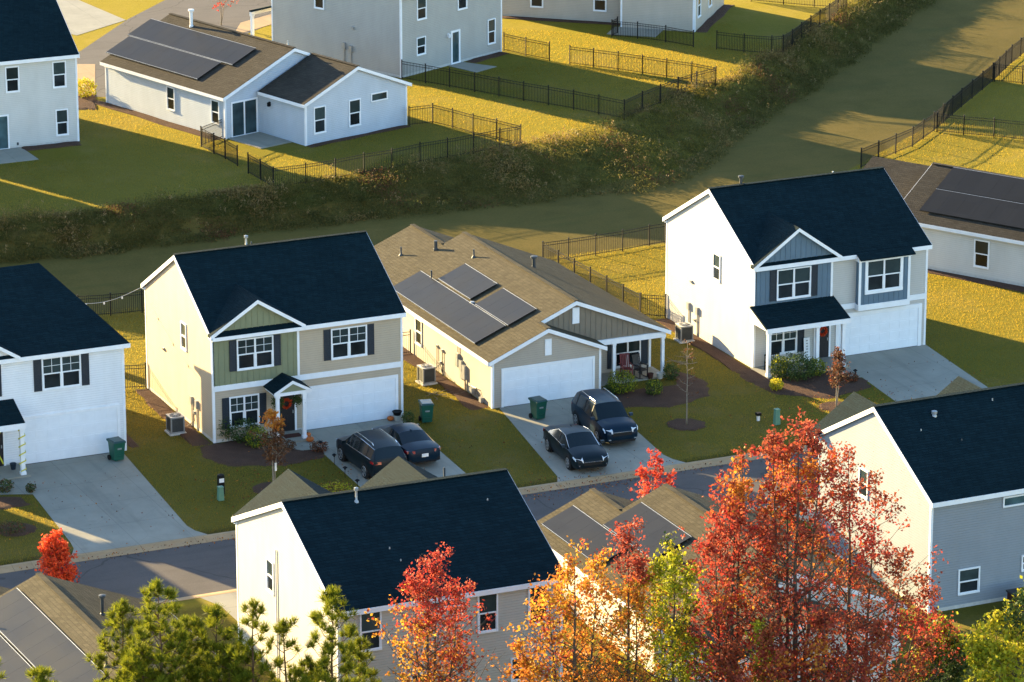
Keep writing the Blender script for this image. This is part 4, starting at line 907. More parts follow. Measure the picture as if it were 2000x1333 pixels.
def pumpkin(r,label,loc):
    o=thing('pumpkin',label,'pumpkin',loc); b=MB(); n=20; prof=[(.25,.02),(.75,.12),(1,.42),(.95,.65),(.6,.84),(.15,.80)]; rings=[]
    for q,zz in prof: rings.append(b.pts([(r*q*(1+.07*math.cos(8*2*math.pi*j/40))*math.cos(2*math.pi*j/40),r*q*(1+.07*math.cos(8*2*math.pi*j/40))*math.sin(2*math.pi*j/40),r*1.5*zz) for j in range(40)]))
    for k in range(len(prof)-1):
        for j in range(40): b.f.append((rings[k]+j,rings[k]+(j+1)%40,rings[k+1]+(j+1)%40,rings[k+1]+j)); b.m.append(0)
    b.f.append(tuple(rings[-1]+j for j in range(40))); b.m.append(0); b.build('shell',M['orange'],o,smooth=True)
    b=MB(); b.tube([(0,0,r*1.2),(0.01,0,r*1.5)],[.03,.018],6); b.build('stem',M['stem'],o)
pumpkin(.19,'orange pumpkin on the walk below the small porch post',(4.35,-1.75,.012)); pumpkin(.17,'smaller red orange pumpkin against the small porch post',(4.42,-1.25,.1)); pumpkin(.17,'orange pumpkin at the right end of the garage door',(9.2,-.35,.01))
def pot(name,label,loc,r,h,mat,plant=None):
    o=thing(name,label,'plant pot',loc); b=MB(); b.lathe((0,0,0),[(r*.7,0),(r,h*.92),(r*1.06,h*.92),(r*1.06,h),(r*.9,h),(r*.85,h*.85)],14); b.build('pot',mat,o); return o
pot('flower_pot','cream pot holding a dark bowl at the right end of the garage',(9.52,-.45,.01),.2,.28,M['planter']); pot('bowl','black bowl stacked on the cream pot by the garage',(9.52,-.45,.29),.24,.2,M['black_metal'])
# wreaths, hanging baskets, mat, tape
def leafset(C,size,aspect=.62,tilt=None):
    """diamond leaf quads with random orientation; returns verts (4n,3)"""
    n=len(C); a=rng.normal(size=(n,3)); a/=np.linalg.norm(a,axis=1)[:,None]; bq=rng.normal(size=(n,3))
    if tilt is not None: a=a*tilt[0]+np.array(tilt[1]); a/=np.linalg.norm(a,axis=1)[:,None]
    bq-=a*(a*bq).sum(1)[:,None]; bq/=np.linalg.norm(bq,axis=1)[:,None]
    s=np.broadcast_to(size,(n,))[:,None]*.5
    return np.stack([C-a*s,C+bq*s*aspect+a*s*.1,C+a*s,C-bq*s*aspect+a*s*.1],1).reshape(-1,3)
def qmesh(name,V,mi,mats,parent=None,k=4,extra=None):
    n=len(V)//k; me=bpy.data.meshes.new(name); me.vertices.add(len(V)); me.vertices.foreach_set('co',V.astype(np.float32).ravel())
    me.loops.add(len(V)); me.loops.foreach_set('vertex_index',np.arange(len(V),dtype=np.int32)); me.polygons.add(n)
    me.polygons.foreach_set('loop_start',np.arange(0,len(V),k,dtype=np.int32)); me.polygons.foreach_set('loop_total',np.full(n,k,dtype=np.int32))
    for m in mats: me.materials.append(m)
    me.polygons.foreach_set('material_index',np.broadcast_to(mi,(n,)).astype(np.int32)); me.update(calc_edges=True); me.validate()
    o=bpy.data.objects.new(name,me); col.objects.link(o)
    if parent: o.parent=parent
    return o
LM={'orange':leafmat('autumn_orange_leaves',[(.36,.10,.02),(.50,.18,.03),(.54,.25,.04),(.43,.13,.025)]),
 'gold':leafmat('golden_leaves',[(.50,.28,.03),(.57,.35,.045),(.45,.21,.025)]),
 'red':leafmat('autumn_red_leaves',[(.22,.034,.026),(.33,.058,.038),(.41,.095,.050),(.27,.045,.032),(.37,.115,.05)],.46),
 'rust':leafmat('rust_leaves',[(.17,.036,.020),(.27,.062,.028),(.35,.105,.038),(.22,.044,.024)],.44),
 'crimson':leafmat('crimson_leaves',[(.34,.026,.024),(.48,.055,.04),(.44,.09,.05)],.42),
 'scarlet':leafmat('scarlet_leaves',[(.60,.05,.02),(.75,.12,.04),(.66,.09,.03)],.45),
 'lime':leafmat('yellow_green_leaves',[(.19,.23,.015),(.30,.32,.022),(.38,.37,.03),(.24,.27,.015)],.45),
 'yellow':leafmat('yellow_leaves',[(.42,.37,.025),(.53,.46,.035),(.35,.33,.025)],.45),
 'green':leafmat('dark_green_leaves',[(.035,.065,.018),(.06,.095,.025),(.09,.12,.03)],.3),
 'pine':leafmat('pine_needles',[(.060,.085,.010),(.13,.155,.012),(.25,.25,.018),(.095,.12,.010)],.45),
 'brown':leafmat('dead_brown_leaves',[(.10,.045,.02),(.17,.08,.035),(.07,.035,.02)],.3),
 'weed':leafmat('bank_weeds',[(.055,.064,.016),(.092,.090,.023),(.15,.12,.034),(.075,.080,.018)],.5),
 'straw_toplit':leafmat('dry_straw_toplit',[(.17,.12,.04),(.24,.17,.06),(.15,.10,.035)],.4),
 'plume':leafmat('seed_plumes',[(.26,.18,.08),(.33,.24,.12),(.22,.15,.06)],.4)}
M['bark']=plain('grey_brown_bark',(.085,.065,.05),.9,.15,var=.3,scale=14); M['bark_pale']=plain('pale_bark',(.24,.20,.15),.85,.2,var=.25,scale=14); M['pine_bark']=plain('pine_bark',(.11,.065,.04),.9,.15,var=.3,scale=12)
def wreath(label,loc,axis='y'):
    o=thing('wreath',label,'wreath',loc); t=rng.uniform(0,2*np.pi,420); C=np.stack([.21*np.cos(t),rng.normal(0,.02,420)-.04,.21*np.sin(t)],1)+rng.normal(0,.03,(420,3)); C[:,1]=np.minimum(C[:,1],-.012)
    qmesh('leaves',leafset(C,.09),0,[LM['scarlet'],LM['orange']],o)
wreath('orange leaf wreath on the dark door of the small pointed porch',(3.8,-.04,1.55)); wreath('orange leaf wreath on the blue gabled house front door',(29.53+4.01,-.3,1.55))
def basket(label,loc):
    o=thing('hanging_basket',label,'hanging plant',loc); b=MB(); b.lathe((0,0,-.12),[(.06,-.08),(.15,.0),(.17,.08),(.12,.08)],12); b.build('pot',M['dark_pipe'],o)
    for k in range(3):
        b=MB(); a=k*2.1; b.tube([(.16*math.cos(a),.16*math.sin(a),-.04),(0,0,.4)],.006,4); b.build('wire',M['black_metal'],o)
    C=rng.normal(0,.13,(500,3))*np.array([1,1,.9]); qmesh('foliage',leafset(C,.10),0,[LM['green']],o)
basket('hanging fern basket at the left post of the small pointed porch',(2.98,-1.0,2.0)); basket('hanging fern basket at the right post of the small pointed porch',(4.0,-1.05,2.02))
b=MB(); b.box(3.35,-1.05,.102,4.25,-.5,.115); tag(b.build('door_mat',M['brownmat']),'reddish brown mat before the dark door of the small porch','door mat')
o=thing('barrier_tape','yellow tape crossed over the dark door of the white house','tape',(Zx-.35+3.2,.75-.05,0)); b=MB(); b.beam((-.42,0,.2),(.42,0,2.1),.006,.07); b.beam((-.42,-.012,2.1),(.42,-.012,.2),.006,.07); b.build('strip',M['tape'],o)
o=thing('barrier_tape','yellow tape spiralled around the white porch post','tape',(Zx-.35+4.1,.75-1.6,.1)); b=MB()
for k in range(5):
    z_=.2+k*.42; 
    for (p,q) in (((-.135,-.135),(.135,-.135)),((.135,-.135),(.135,.135)),((.135,.135),(-.135,.135)),((-.135,.135),(-.135,-.135))):
        b.beam((p[0],p[1],z_),(q[0],q[1],z_+.1),.006,.06); z_+=.1
b.build('strip',M['tape'],o)
# porch furniture
def chair(label,loc,rz,mat,rock=True):
    o=thing('rocking_chair',label,'chair',loc,rz); b=MB(); b.box(-.26,-.25,.40,.26,.25,.44); b.build('seat',mat,o)
    b=MB(); 
    for k in range(6): x=-.22+k*.088; b.hexa([(x-.03,.24,.44),(x+.03,.24,.44),(x+.03,.27,.44),(x-.03,.27,.44),(x-.03,.40,1.12),(x+.03,.40,1.12),(x+.03,.43,1.12),(x-.03,.43,1.12)])
    b.box(-.26,.40,1.06,.26,.44,1.14); b.build('backrest',mat,o)
    for sx in (-1,1):
        for sy in (-.22,.24): 
            b=MB(); b.box(sx*.25-.025,sy-.025,.06,sx*.25+.025,sy+.025,.40 if sy>0 else .64); b.build('leg',mat,o)
        b=MB(); b.box(sx*.27-.04,-.26,.64,sx*.27+.04,.34,.67); b.build('armrest',mat,o)
        b=MB(); b.tube([(sx*.25,-.45,.07),(sx*.25,-.2,.025),(sx*.25,.1,.025),(sx*.25,.5,.10)],.022,6); b.build('rocker',mat,o)
    return o
chair('faded red rocking chair on the tan bungalow porch',(14.58+8.3,-.69+1.7,.08),R_(-10),M['red_chair']); chair('dark wooden rocking chair on the tan bungalow porch',(14.58+8.95,-.69+1.35,.08),R_(15),M['door'])
o=thing('porch_bench','black metal bench under the window on the long porch','bench',(29.53+.75,-.26-.85,.1)); b=MB(); b.box(-.45,-.22,.40,.45,.22,.44); b.build('seat',M['black_metal'],o); b=MB(); b.box(-.45,.2,.75,.45,.23,.82)
for k in range(9): b.box(-.44+k*.105,.2,.44,-.41+k*.105,.23,.78)
b.build('backrest',M['black_metal'],o)
for x in (-.42,.42):
    for y in (-.2,.2): b=MB(); b.box(x-.02,y-.02,0,x+.02,y+.02,.4); b.build('leg',M['black_metal'],o)
o=thing('porch_sign','tall pale narrow board with faint marks leaning beside the dark front door','sign',(29.53+3.02,-.26-.14,.1)); b=MB(); b.hexa([(-.17,-.14,0),(.17,-.14,0),(.17,-.10,0),(-.17,-.10,0),(-.17,-.03,1.25),(.17,-.03,1.25),(.17,.0,1.25),(-.17,.0,1.25)]); b.build('board',M['white'],o)
b=MB()
for k in range(7): zc=1.1-k*.15; yy=-.14+.11*zc/1.25-.006; b.box(-.05,yy-.003,zc-.035,.05,yy,zc+.035)
b.build('lettering',M['grey_metal'],o)
pot('flower_pot','pale flower pot at the right post of the tan bungalow porch',(14.58+9.75,-.69+.75,.08),.18,.3,M['planter']); pot('flower_pot','brown flower pot with plants at the far end of the bungalow porch',(14.58+9.3,-.69+.95,.08),.16,.28,M['brownmat'])
pot('flower_pot','dark pot beside the taped porch post',(Zx-.35+3.9,.75-.7,.1),.16,.3,M['navy'])
# string of bulbs from white house to green gabled house
o=thing('string_lights','cable with small white bulbs strung between two houses','string lights',(-3.5,10.5,0)); b=MB(); P=[(0+3.4*t,-.4*t,4.7+.5*t-.3*math.sin(math.pi*t)) for t in np.linspace(0,1,12)]; b.tube(P,.009,5); b.build('cable',M['pvc'],o)
for k in (2,5,8):
    b=MB(); b.lathe((P[k][0],P[k][1],P[k][2]-.14),[(.02,0),(.05,.04),(.03,.12),(.01,.13)],8); b.build('bulb',M['pvc'],o)
o=thing('planter_box','white sunlit board standing behind the short fence','planter',(.0,12.6,0)); b=MB(); b.box(-1.0,-.05,0,-.2,.05,1.0); b.box(-.8,-.06,1.0,-.3,.06,1.25); b.build('panel',M['white'],o)
# garden hose / pruned twigs on the grass
def twigs(label,c,n,L_,name='fallen_twigs'):
    b=MB()
    for k in range(n):
        p=Vector(c)+Vector((random.uniform(-.7,.7),random.uniform(-.6,.6),.03)); a=random.uniform(0,6.28); P=[p]
        for q in range(4): a+=random.uniform(-.7,.7); p=p+Vector((math.cos(a),math.sin(a),random.uniform(-.05,.16)))*L_*.25; p.z=max(.02,p.z); P.append(p)
        b.tube(P,[.018,.016,.013,.01,.006],5)
    tag(b.build(name,M['bark_pale']),label,'twigs')
twigs('pale curled twigs lying on the sunny grass beside the tan bungalow',G(860,770),7,.9); twigs('single curl of pale twig on the grass by the green bin',G(875,778),2,.7); twigs('bare pale branches on the lawn near the air conditioner',G(1350,705),6,1.2)
# outdoor table behind the house at the right edge
o=thing('storage_chest','dark red wooden chest by the back wall at the right edge','chest',(24.0,-35.9,0),R_(.5)); b=MB(); b.box(-.5,-.35,0,.9,.35,.85); b.build('body',M['brownmat'],o); b=MB(); b.box(-.55,-.4,.85,.95,.4,.92); b.build('lid',M['door'],o); b=MB()
# ------------------------------------------------------------------ cars
M['paint_black']=plain('black_car_paint',(.005,.012,.017),.36,.14,var=.0,coat=.04)
M['paint_navy']=plain('dark_blue_car_paint',(.004,.016,.03),.36,.14,var=.0,coat=.04)
M['car_glass']=plain('tinted_car_glass',(.005,.012,.016),.10,.3,var=.0)
M['chrome']=plain('bright_trim',(.70,.70,.70),.2,.5,metal=.9,var=0)
M['rim']=plain('alloy_rim',(.30,.31,.32),.3,.5,metal=.7,var=.02)
M['headlamp']=plain('headlamp_lens',(.62,.68,.72),.12,.6,var=.05,scale=20)
M['taillamp']=plain('red_tail_lens',(.30,.008,.015),.15,.6,var=.05,scale=20)
M['plastic']=plain('black_plastic',(.010,.010,.011),.6,.3)
SEDAN=[(-2.42,.66,.42,.74,.78,.56),(-2.34,.82,.30,.90,.97,.70),(-2.0,.90,.22,.97,1.05,.74),(-1.5,.92,.20,.98,1.08,.74),(-.72,.925,.19,.97,1.39,.60),(-.1,.925,.19,.95,1.45,.62),(.38,.925,.19,.93,1.42,.62),(1.18,.92,.19,.92,1.01,.72),(1.75,.91,.20,.85,.93,.74),(2.18,.86,.22,.75,.82,.70),(2.36,.76,.26,.66,.70,.62),(2.43,.60,.36,.56,.58,.50)]
SUV=[(-2.36,.70,.46,.98,1.02,.60),(-2.30,.87,.32,1.06,1.16,.72),(-2.02,.93,.25,1.10,1.62,.62),(-1.5,.95,.23,1.10,1.70,.66),(-.5,.95,.22,1.08,1.74,.67),(.42,.95,.22,1.06,1.70,.66),(1.2,.945,.22,1.05,1.14,.76),(1.8,.93,.24,.99,1.07,.76),(2.18,.87,.27,.90,.97,.72),(2.33,.79,.32,.78,.83,.64),(2.39,.64,.40,.66,.69,.54)]
def car(name,label,loc,rz,st,paint,rw,ws,sg,suv,taillit=False,rails=True,trimline=True):
    """rw: station pair index of the rear window, ws: of the windscreen, sg: side glass station pairs"""
    root=thing(name,label,'car',loc,rz)
    def sec(s,side):
        x,w,zb,zl,zt,wt=s; z4=max(zl+.012,zt-.07)
        P=[(w*.90,zb),(w,zb+.30*(zl-zb)),(w*1.0,zl-.16*(zl-zb)-.02),(w*.965,zl),(min(w*.93,wt+.05),z4),(wt*.78,zt-.008),(wt*.35,zt+.012),(0,zt+.016)]
        return [(x,side*y,z) for y,z in P]
    # refine stations by smooth interpolation
    body=MB(); wsg=MB(); rwg=MB(); sgl={-1:MB(),1:MB()}; n=8
    for side in (-1,1):
        S=[sec(s,side) for s in st]
        for i in range(len(st)-1):
            for j in range(n-1):
                q=[S[i][j],S[i+1][j],S[i+1][j+1],S[i][j+1]]
                if j>=4 and i==ws: wsg.poly(q)
                elif j>=4 and i==rw: rwg.poly(q)
                elif j==3 and i in sg: sgl[side].poly(q)
                else: body.poly(q)
        # nose and tail caps, underside
        for e in (0,-1):
            P=S[e]; body.poly([(P[0][0],0,P[0][2])]+P)
        for i in range(len(st)-1): body.poly([S[i][0],S[i+1][0],(S[i+1][0][0],0,S[i+1][0][2]),(S[i][0][0],0,S[i][0][2])])
    def finish(mb,nm,mat,sharp=32,par=root):
        o=mb.build(nm,mat,par,recalc=False); bm=bmesh.new(); bm.from_mesh(o.data); bmesh.ops.remove_doubles(bm,verts=bm.verts,dist=.001); bmesh.ops.recalc_face_normals(bm,faces=bm.faces); bm.to_mesh(o.data); bm.free()
        o.data.polygons.foreach_set('use_smooth',[True]*len(o.data.polygons)); o.data.set_sharp_from_angle(angle=R_(sharp)); return o
    finish(body,'body',paint); finish(wsg,'windscreen',M['car_glass']); finish(rwg,'rear_window',M['car_glass'])
    for s in (-1,1): finish(sgl[s],'side_window',M['car_glass'])
    pil=MB()
    for i in sg[1:]:
        if abs(st[i][0]+.15)<.5 or suv:
            for s in (-1,1): P=sec(st[i],s); pil.beam((P[3][0],P[3][1]*1.004,P[3][2]),(P[4][0],P[4][1]*1.004,P[4][2]),.08,.012)
    pil.build('pillar',M['plastic'],root)
    r=.36 if suv else .335; wx=(-1.42,1.43)
    for x in wx:
        for s in (-1,1):
            y=.945 if suv else .92
            a=MB(); a.tube([(x,s*(y-.30),r+.03),(x,s*(y+.012),r+.03)],r+.07,20); a.build('wheel_arch',M['plastic'],root)
            w=MB(); w.tube([(x,s*(y-.2),r),(x,s*(y-.02),r),(x,s*(y+.03),r)],[r,r,r*.94],22); wo=w.build('wheel',M['rubber'],root,angle=40)
            m=MB(); m.tube([(x,s*(y+.012),r),(x,s*(y+.036),r)],r*.34,10)
            for k in range(5):
                a_=k*2*math.pi/5; m.beam((x,s*(y+.034),r),(x+r*.66*math.cos(a_),s*(y+.034),r+r*.66*math.sin(a_)),.012,.08)
            m.tube([(x+r*.68*math.cos(k*math.pi/10),s*(y+.033),r+r*.68*math.sin(k*math.pi/10)) for k in range(21)],.02,6,cap=False); m.build('rim',M['rim'],wo)
    f=st[-3]; zf=(f[3]); xf=f[0]
    for s in (-1,1):
        h=MB()
        if suv: h.hexa([(2.02,s*.90,.90),(2.33,s*.50,.80),(2.395,s*.50,.72),(2.22,s*.87,.76),(1.98,s*.885,.945),(2.24,s*.50,.925),(2.36,s*.50,.86),(2.16,s*.88,.90)])
        else: h.hexa([(1.98,s*.90,.74),(2.30,s*.50,.66),(2.43,s*.50,.58),(2.24,s*.84,.62),(1.95,s*.885,.79),(2.22,s*.50,.79),(2.40,s*.50,.69),(2.18,s*.85,.75)])
        h.build('headlight',M['headlamp'],root)
        t=MB(); z0=.92 if suv else .80
        t.hexa([(-2.43,s*.50,z0),(-2.30,s*.87,z0),(-2.05,s*.935,z0+.02),(-2.30,s*.50,z0),(-2.40,s*.50,z0+.12),(-2.27,s*.86,z0+.12),(-2.05,s*.93,z0+.12),(-2.28,s*.50,z0+.12)]); t.build('taillight',M['taillamp'],root)
        mi=MB(); xm=.95; zm=1.02 if not suv else 1.14; mi.hexa([(xm-.09,s*.92,zm-.07),(xm+.10,s*.92,zm-.06),(xm+.08,s*1.10,zm-.05),(xm-.09,s*1.12,zm-.06),(xm-.09,s*.92,zm+.07),(xm+.05,s*.92,zm+.06),(xm+.04,s*1.10,zm+.06),(xm-.09,s*1.12,zm+.07)]); mi.build('mirror',paint,root)
        fg=MB(); fg.lathe((0,0,0),[(.001,0),(.05,0)],8) if False else fg.box(2.30,s*.66-.06,.40,2.405,s*.66+.06,.46); fg.build('fog_light',M['chrome'],root)
    gr=MB(); 
    if suv: gr.box(2.30,-.5,.60,2.415,.5,.76)
    else: gr.box(2.36,-.46,.42,2.445,.46,.56)
    gr.box(2.25,-.66,.27,2.40,.66,.38); go=gr.build('grille',M['plastic'],root)
    cb=MB(); zc=.775 if suv else .585; cb.box(2.38,-.50,zc,2.425 if suv else 2.452,.50,zc+.026); cb.build('grille_bar',M['chrome'],go)
    bp=MB(); bp.box(-2.40,-.80,.34,-2.30,.80,.52); bp.build('rear_bumper',M['plastic'],root)
    np_=MB(); np_.box(-2.455,-.17,.60,-2.43,.17,.76); np_.build('number_plate',M['paper'],root)
    if trimline:
        for s in (-1,1):
            tl=MB(); lo=[sec(st[i],s)[3] for i in list(sg)+[sg[-1]+1]]; hi=[sec(st[i],s)[4] for i in list(sg)+[sg[-1]+1]]
            up=lambda P:[(x,y*1.006,z+.008) for x,y,z in P]
            tl.tube(up(lo),.011,5); tl.tube(up(hi),.011,5); tl.build('window_trim',M['chrome'],root)
    if suv and rails:
        for s in (-1,1): ra=MB(); ra.tube([(-1.75,s*.60,1.68),(-1.6,s*.60,1.76),(.2,s*.60,1.775),(.35,s*.60,1.71)],.018,6); ra.build('roof_rail',M['chrome'],root)
    else:
        an=MB(); an.hexa([(-.75,-.02,1.385),(-.55,-.03,1.42),(-.55,.03,1.42),(-.75,.02,1.385),(-.77,-.008,1.46),(-.72,-.008,1.465),(-.72,.008,1.465),(-.77,.008,1.46)]); an.build('antenna',paint,root)
    return root
car('parked_suv','black suv with roof rails parked nose in on the left of the driveway',(5.62,-6.45,.012),R_(91),SUV,M['paint_black'],1,5,(2,3,4,5),True)
car('parked_saloon','black saloon parked nose in, red tail light and white number plate showing',(7.88,-5.35,.012),R_(90),SEDAN,M['paint_navy'],3,6,(3,4,5,6),False,trimline=False)
car('parked_saloon','dark saloon facing the street with bright window trim on the bungalow driveway',(15.12,-9.35,.012),R_(-95),SEDAN,M['paint_black'],3,6,(3,4,5,6),False)
car('parked_suv','dark blue suv facing the street beside the dark saloon',(18.05,-6.45,.012),R_(-94),SUV,M['paint_navy'],1,5,(2,3,4,5),True,trimline=False)

# ------------------------------------------------------------------ trees and shrubs
def wob(p,k): return p+Vector((random.uniform(-k,k),random.uniform(-k,k),random.uniform(-k,k)*.5))
def broadleaf(name,label,base,leaders,nbr,spread,lo,leaf,size,mats,pick,bark='bark',tr=.14,cat='tree',group=None,clump=6,sd=.16,tw=5,asc=.62):
    """leaders: (dx,dy,height) of each upright stem; pick(pos array)->material index"""
    root=thing(name,label,cat,tuple(base),0,group); tb=MB(); tips=[]
    Hm=max(l[2] for l in leaders)
    for li,(dx,dy,h) in enumerate(leaders):
        n=9; P=[]; rad=[]; start=Vector((0,0,0))
        for k in range(n):
            t=k/(n-1); e=t**.7
            P.append(wob(Vector((dx*e,dy*e,h*t)),.05*h/10*(k>0)*(1.0 if k<n-1 else .4))); rad.append(max(.012,tr*(1-t)**.9*(1 if li==0 else .75)))
        tb.tube(P,rad,7)
        for q in range(nbr):
            t=lo+(1-lo)*((q+random.random())/nbr)**.9
            k=min(n-2,int(t*(n-1))); f=t*(n-1)-k; p=P[k].lerp(P[k+1],f)
            prof=spread*min(1,(1-t)/(1-lo)*1.2+.16)*(.35+.85*random.random()**.8)*(.55+.45*min(1,(t-lo)/.18+.35))
            a=random.uniform(0,6.283); d=Vector((math.cos(a),math.sin(a),asc*random.uniform(.7,1.4)))
            m1=p+d.normalized()*prof*.5; d2=(d.normalized()+Vector((0,0,.35))).normalized(); m2=wob(m1+d2*prof*.5,.1)
            r0=max(.012,rad[k]*.45); tb.tube([p,m1,m2],[r0,r0*.6,.006],5,cap=False)
            for u in range(tw):
                s=random.uniform(.25,1.0); c=p.lerp(m1,s*2) if s<.5 else m1.lerp(m2,s*2-1)
                a2=random.uniform(0,6.283); e=Vector((math.cos(a2),math.sin(a2),random.uniform(.1,1.1))).normalized()*prof*random.uniform(.15,.38)
                tb.tube([c,c+e],[r0*.35,.004],3,cap=False)
                for w in range(3): tips.append(tuple(c+e*(.35+.33*w)))
        tips += [tuple(P[-1]+Vector((0,0,-.1*k))) for k in range(6)]
    tb.build('trunk',M[bark],root,smooth=True)
    T=np.array(tips); C=T[rng.integers(0,len(T),leaf//clump)]; C=np.repeat(C,clump,0)+np.repeat(rng.normal(0,sd*.8,(leaf//clump,3)),clump,0)+rng.normal(0,sd*.55,((leaf//clump)*clump,3))
    C[:,2]=np.maximum(C[:,2],.05)
    sz=size*rng.uniform(.6,1.35,len(C)); V=leafset(C,sz,.75)
    qmesh('crown',V,pick(C),[LM[m] for m in mats],root); return root
def mixpick(w):
    w=np.array(w)/sum(w); return lambda C: rng.choice(len(w),size=len(C),p=w)
def clumpy(w,scale=1.2):
    """patches of one hue next to another, as on a turning tree"""
    w=np.cumsum(np.array(w)/sum(w)); ph=rng.uniform(0,6,9)
    def f(C):
        v=np.sin(C[:,0]*scale+ph[0]+np.sin(C[:,2]*scale*.7+ph[1])*1.4)+np.sin(C[:,1]*scale*1.1+ph[2])+np.sin(C[:,2]*scale*1.3+ph[3]); v=(v+3)/6; v=np.clip((v-.5)*1.5+.5+rng.normal(0,.16,len(v)),0,.999); return np.searchsorted(w,v).clip(0,len(w)-1)
    return f
def at(px,pb,pt): return G(px,pb),tall(px,pb,pt)
V2=lambda dx,dy:(dx,dy)
# great red maple on the right: three neighbouring trees
cr=Vector((math.cos(YAW),math.sin(YAW),0))           # picture-right direction on the ground
def lead(*L): return [((cr*dx).x+dy*-math.sin(YAW),(cr*dx).y+dy*math.cos(YAW),h) for dx,dy,h in L]
b_,h_=at(1545,1570,815); broadleaf('red_maple','tallest red maple, bare stems showing through rust red leaves',b_,lead((0,0,h_),(-1.0,.3,h_*.955),(.75,-.3,h_*.975),(-.4,.8,h_*.93)),40,4.1,.22,13500,.135,['red','rust','crimson','orange'],clumpy((5,3,2,.7)),tr=.17,tw=5,group='autumn trees in front of the houses')
b_,h_=at(1665,1565,850); broadleaf('red_maple','thin leaved red maple spreading in front of the cream gable wall',b_,lead((-.5,0,h_*.97),(.6,.2,h_*.90),(1.7,-.2,h_*.70),(2.6,.3,h_*.58)),36,3.6,.20,10500,.12,['rust','red','crimson'],clumpy((5,4,1)),tr=.15,tw=6,group='autumn trees in front of the houses')
b_,h_=at(1425,1560,880); broadleaf('red_maple','left red maple of the three, orange red leaves over the tan bungalow roof',b_,lead((0,0,h_*.93),(.3,.4,h_*.99),(-.8,-.3,h_*.80),(-.2,.9,h_*.86)),36,3.4,.22,9800,.135,['red','crimson','rust','orange'],clumpy((4,3,2.5,1.0)),tr=.15,tw=5,group='autumn trees in front of the houses')
b_,h_=at(1600,1640,1190); broadleaf('red_maple','low rusty red tree filling the bottom edge under the tall maple',b_,lead((0,0,h_),(-2,.3,h_*.92),(2.0,0,h_*.95),(-3.6,0,h_*.85)),28,2.7,.2,11500,.135,['rust','red','orange'],clumpy((5,4,1.2)),tr=.13,tw=5,group='autumn trees in front of the houses')
b_,h_=at(1225,1570,1015); broadleaf('orange_maple','slender orange tree with thin red tip and dark stem',b_,lead((0,0,h_),(.4,.2,h_*.86)),40,2.6,.2,6000,.125,['orange','gold','red','lime'],lambda C: np.where(C[:,2]>h_*.82, 2, np.where(rng.random(len(C))<.70,0,np.where(rng.random(len(C))<.65,1,3))),tr=.12,group='autumn trees in front of the houses')
b_,h_=at(1120,1570,1072); broadleaf('orange_maple','broad orange tree in front of the bungalow side wall',b_,lead((0,0,h_),(.9,.3,h_*.98),(-1.0,.2,h_*.86),(-1.9,0,h_*.62)),34,3.1,.2,9500,.13,['orange','gold','red'],clumpy((6,3,1.0)),tr=.14,group='autumn trees in front of the houses')
b_,h_=at(1312,1570,1050); broadleaf('yellow_green_tree','yellow green tree between the orange tree and the red maple',b_,lead((0,0,h_),(-.6,.2,h_*.93),(.5,.3,h_*.90)),34,2.2,.2,7500,.13,['lime','yellow','green'],clumpy((6,2.5,.5)),tr=.12,group='autumn trees in front of the houses')
b_,h_=at(838,1570,1072); broadleaf('red_maple','red topped maple turning gold low down, before the blank rear wall',b_,lead((0,0,h_*.97),(.35,.2,h_),(-.55,.1,h_*.90),(1.2,.2,h_*.86)),34,2.9,.2,8200,.125,['crimson','red','orange','gold'],
   lambda C: np.where(C[:,2]+C[:,0]*.5>h_*.72+rng.normal(0,.7,len(C)), rng.integers(0,2,len(C)), np.where(C[:,0]<rng.normal(-.2,.6,len(C)),np.where(rng.random(len(C))<.55,3,2),np.where(rng.random(len(C))<.5,1,2))),tr=.13,group='autumn trees in front of the houses')
b_,h_=at(1830,1540,1195); broadleaf('evergreen_bush','dark green tree at the foot of the cream gable wall',b_,lead((0,0,h_),(-.8,.2,h_*.86),(.6,0,h_*.9)),30,2.0,.15,7500,.14,['green','lime','rust'],clumpy((6,1.6,.6)),tr=.1)
b_,h_=at(1975,1600,1150); broadleaf('yellow_green_tree','bright yellow green tree in the bottom right corner',b_,lead((0,0,h_),(-.9,.1,h_*.90),(-1.6,0,h_*.80),(1.2,.2,h_*1.05)),32,2.5,.15,12500,.15,['lime','yellow','green'],clumpy((4,4,1.3)),tr=.13,group='autumn trees in front of the houses')
b_,h_=at(1480,1620,1195); broadleaf('yellow_green_tree','small yellow green sapling glowing between red maple stems',b_,lead((0,0,h_)),20,.9,.3,1400,.14,['lime','yellow'],mixpick((3,1)),tr=.06)
# small street trees
b_,h_=at(113,1185,1040); broadleaf('street_maple','small scarlet street tree at the kerb above the corner bungalow',b_,lead((0,0,h_),(.35,.1,h_*.8),(-.3,0,h_*.86)),24,1.15,.12,5200,.13,['scarlet','crimson'],mixpick((5,1)),tr=.06,tw=5,sd=.12)
b_,h_=at(1272,1082,880); broadleaf('street_maple','small pinkish red street tree with sparse twiggy top',b_,lead((0,0,h_),(.9,.1,h_*.80),(-.5,0,h_*.86),(.3,.2,h_*.93)),22,1.25,.15,1700,.14,['crimson','scarlet'],mixpick((4,1)),tr=.06,bark='bark_pale',tw=5,sd=.12)
b_=G(432,50,1.5); broadleaf('street_maple','faint pink red sapling beside the far road',b_,lead((0,0,2.9),(.3,0,2.5)),16,1.2,.35,420,.13,['crimson'],mixpick((1,)),tr=.05,bark='bark_pale')
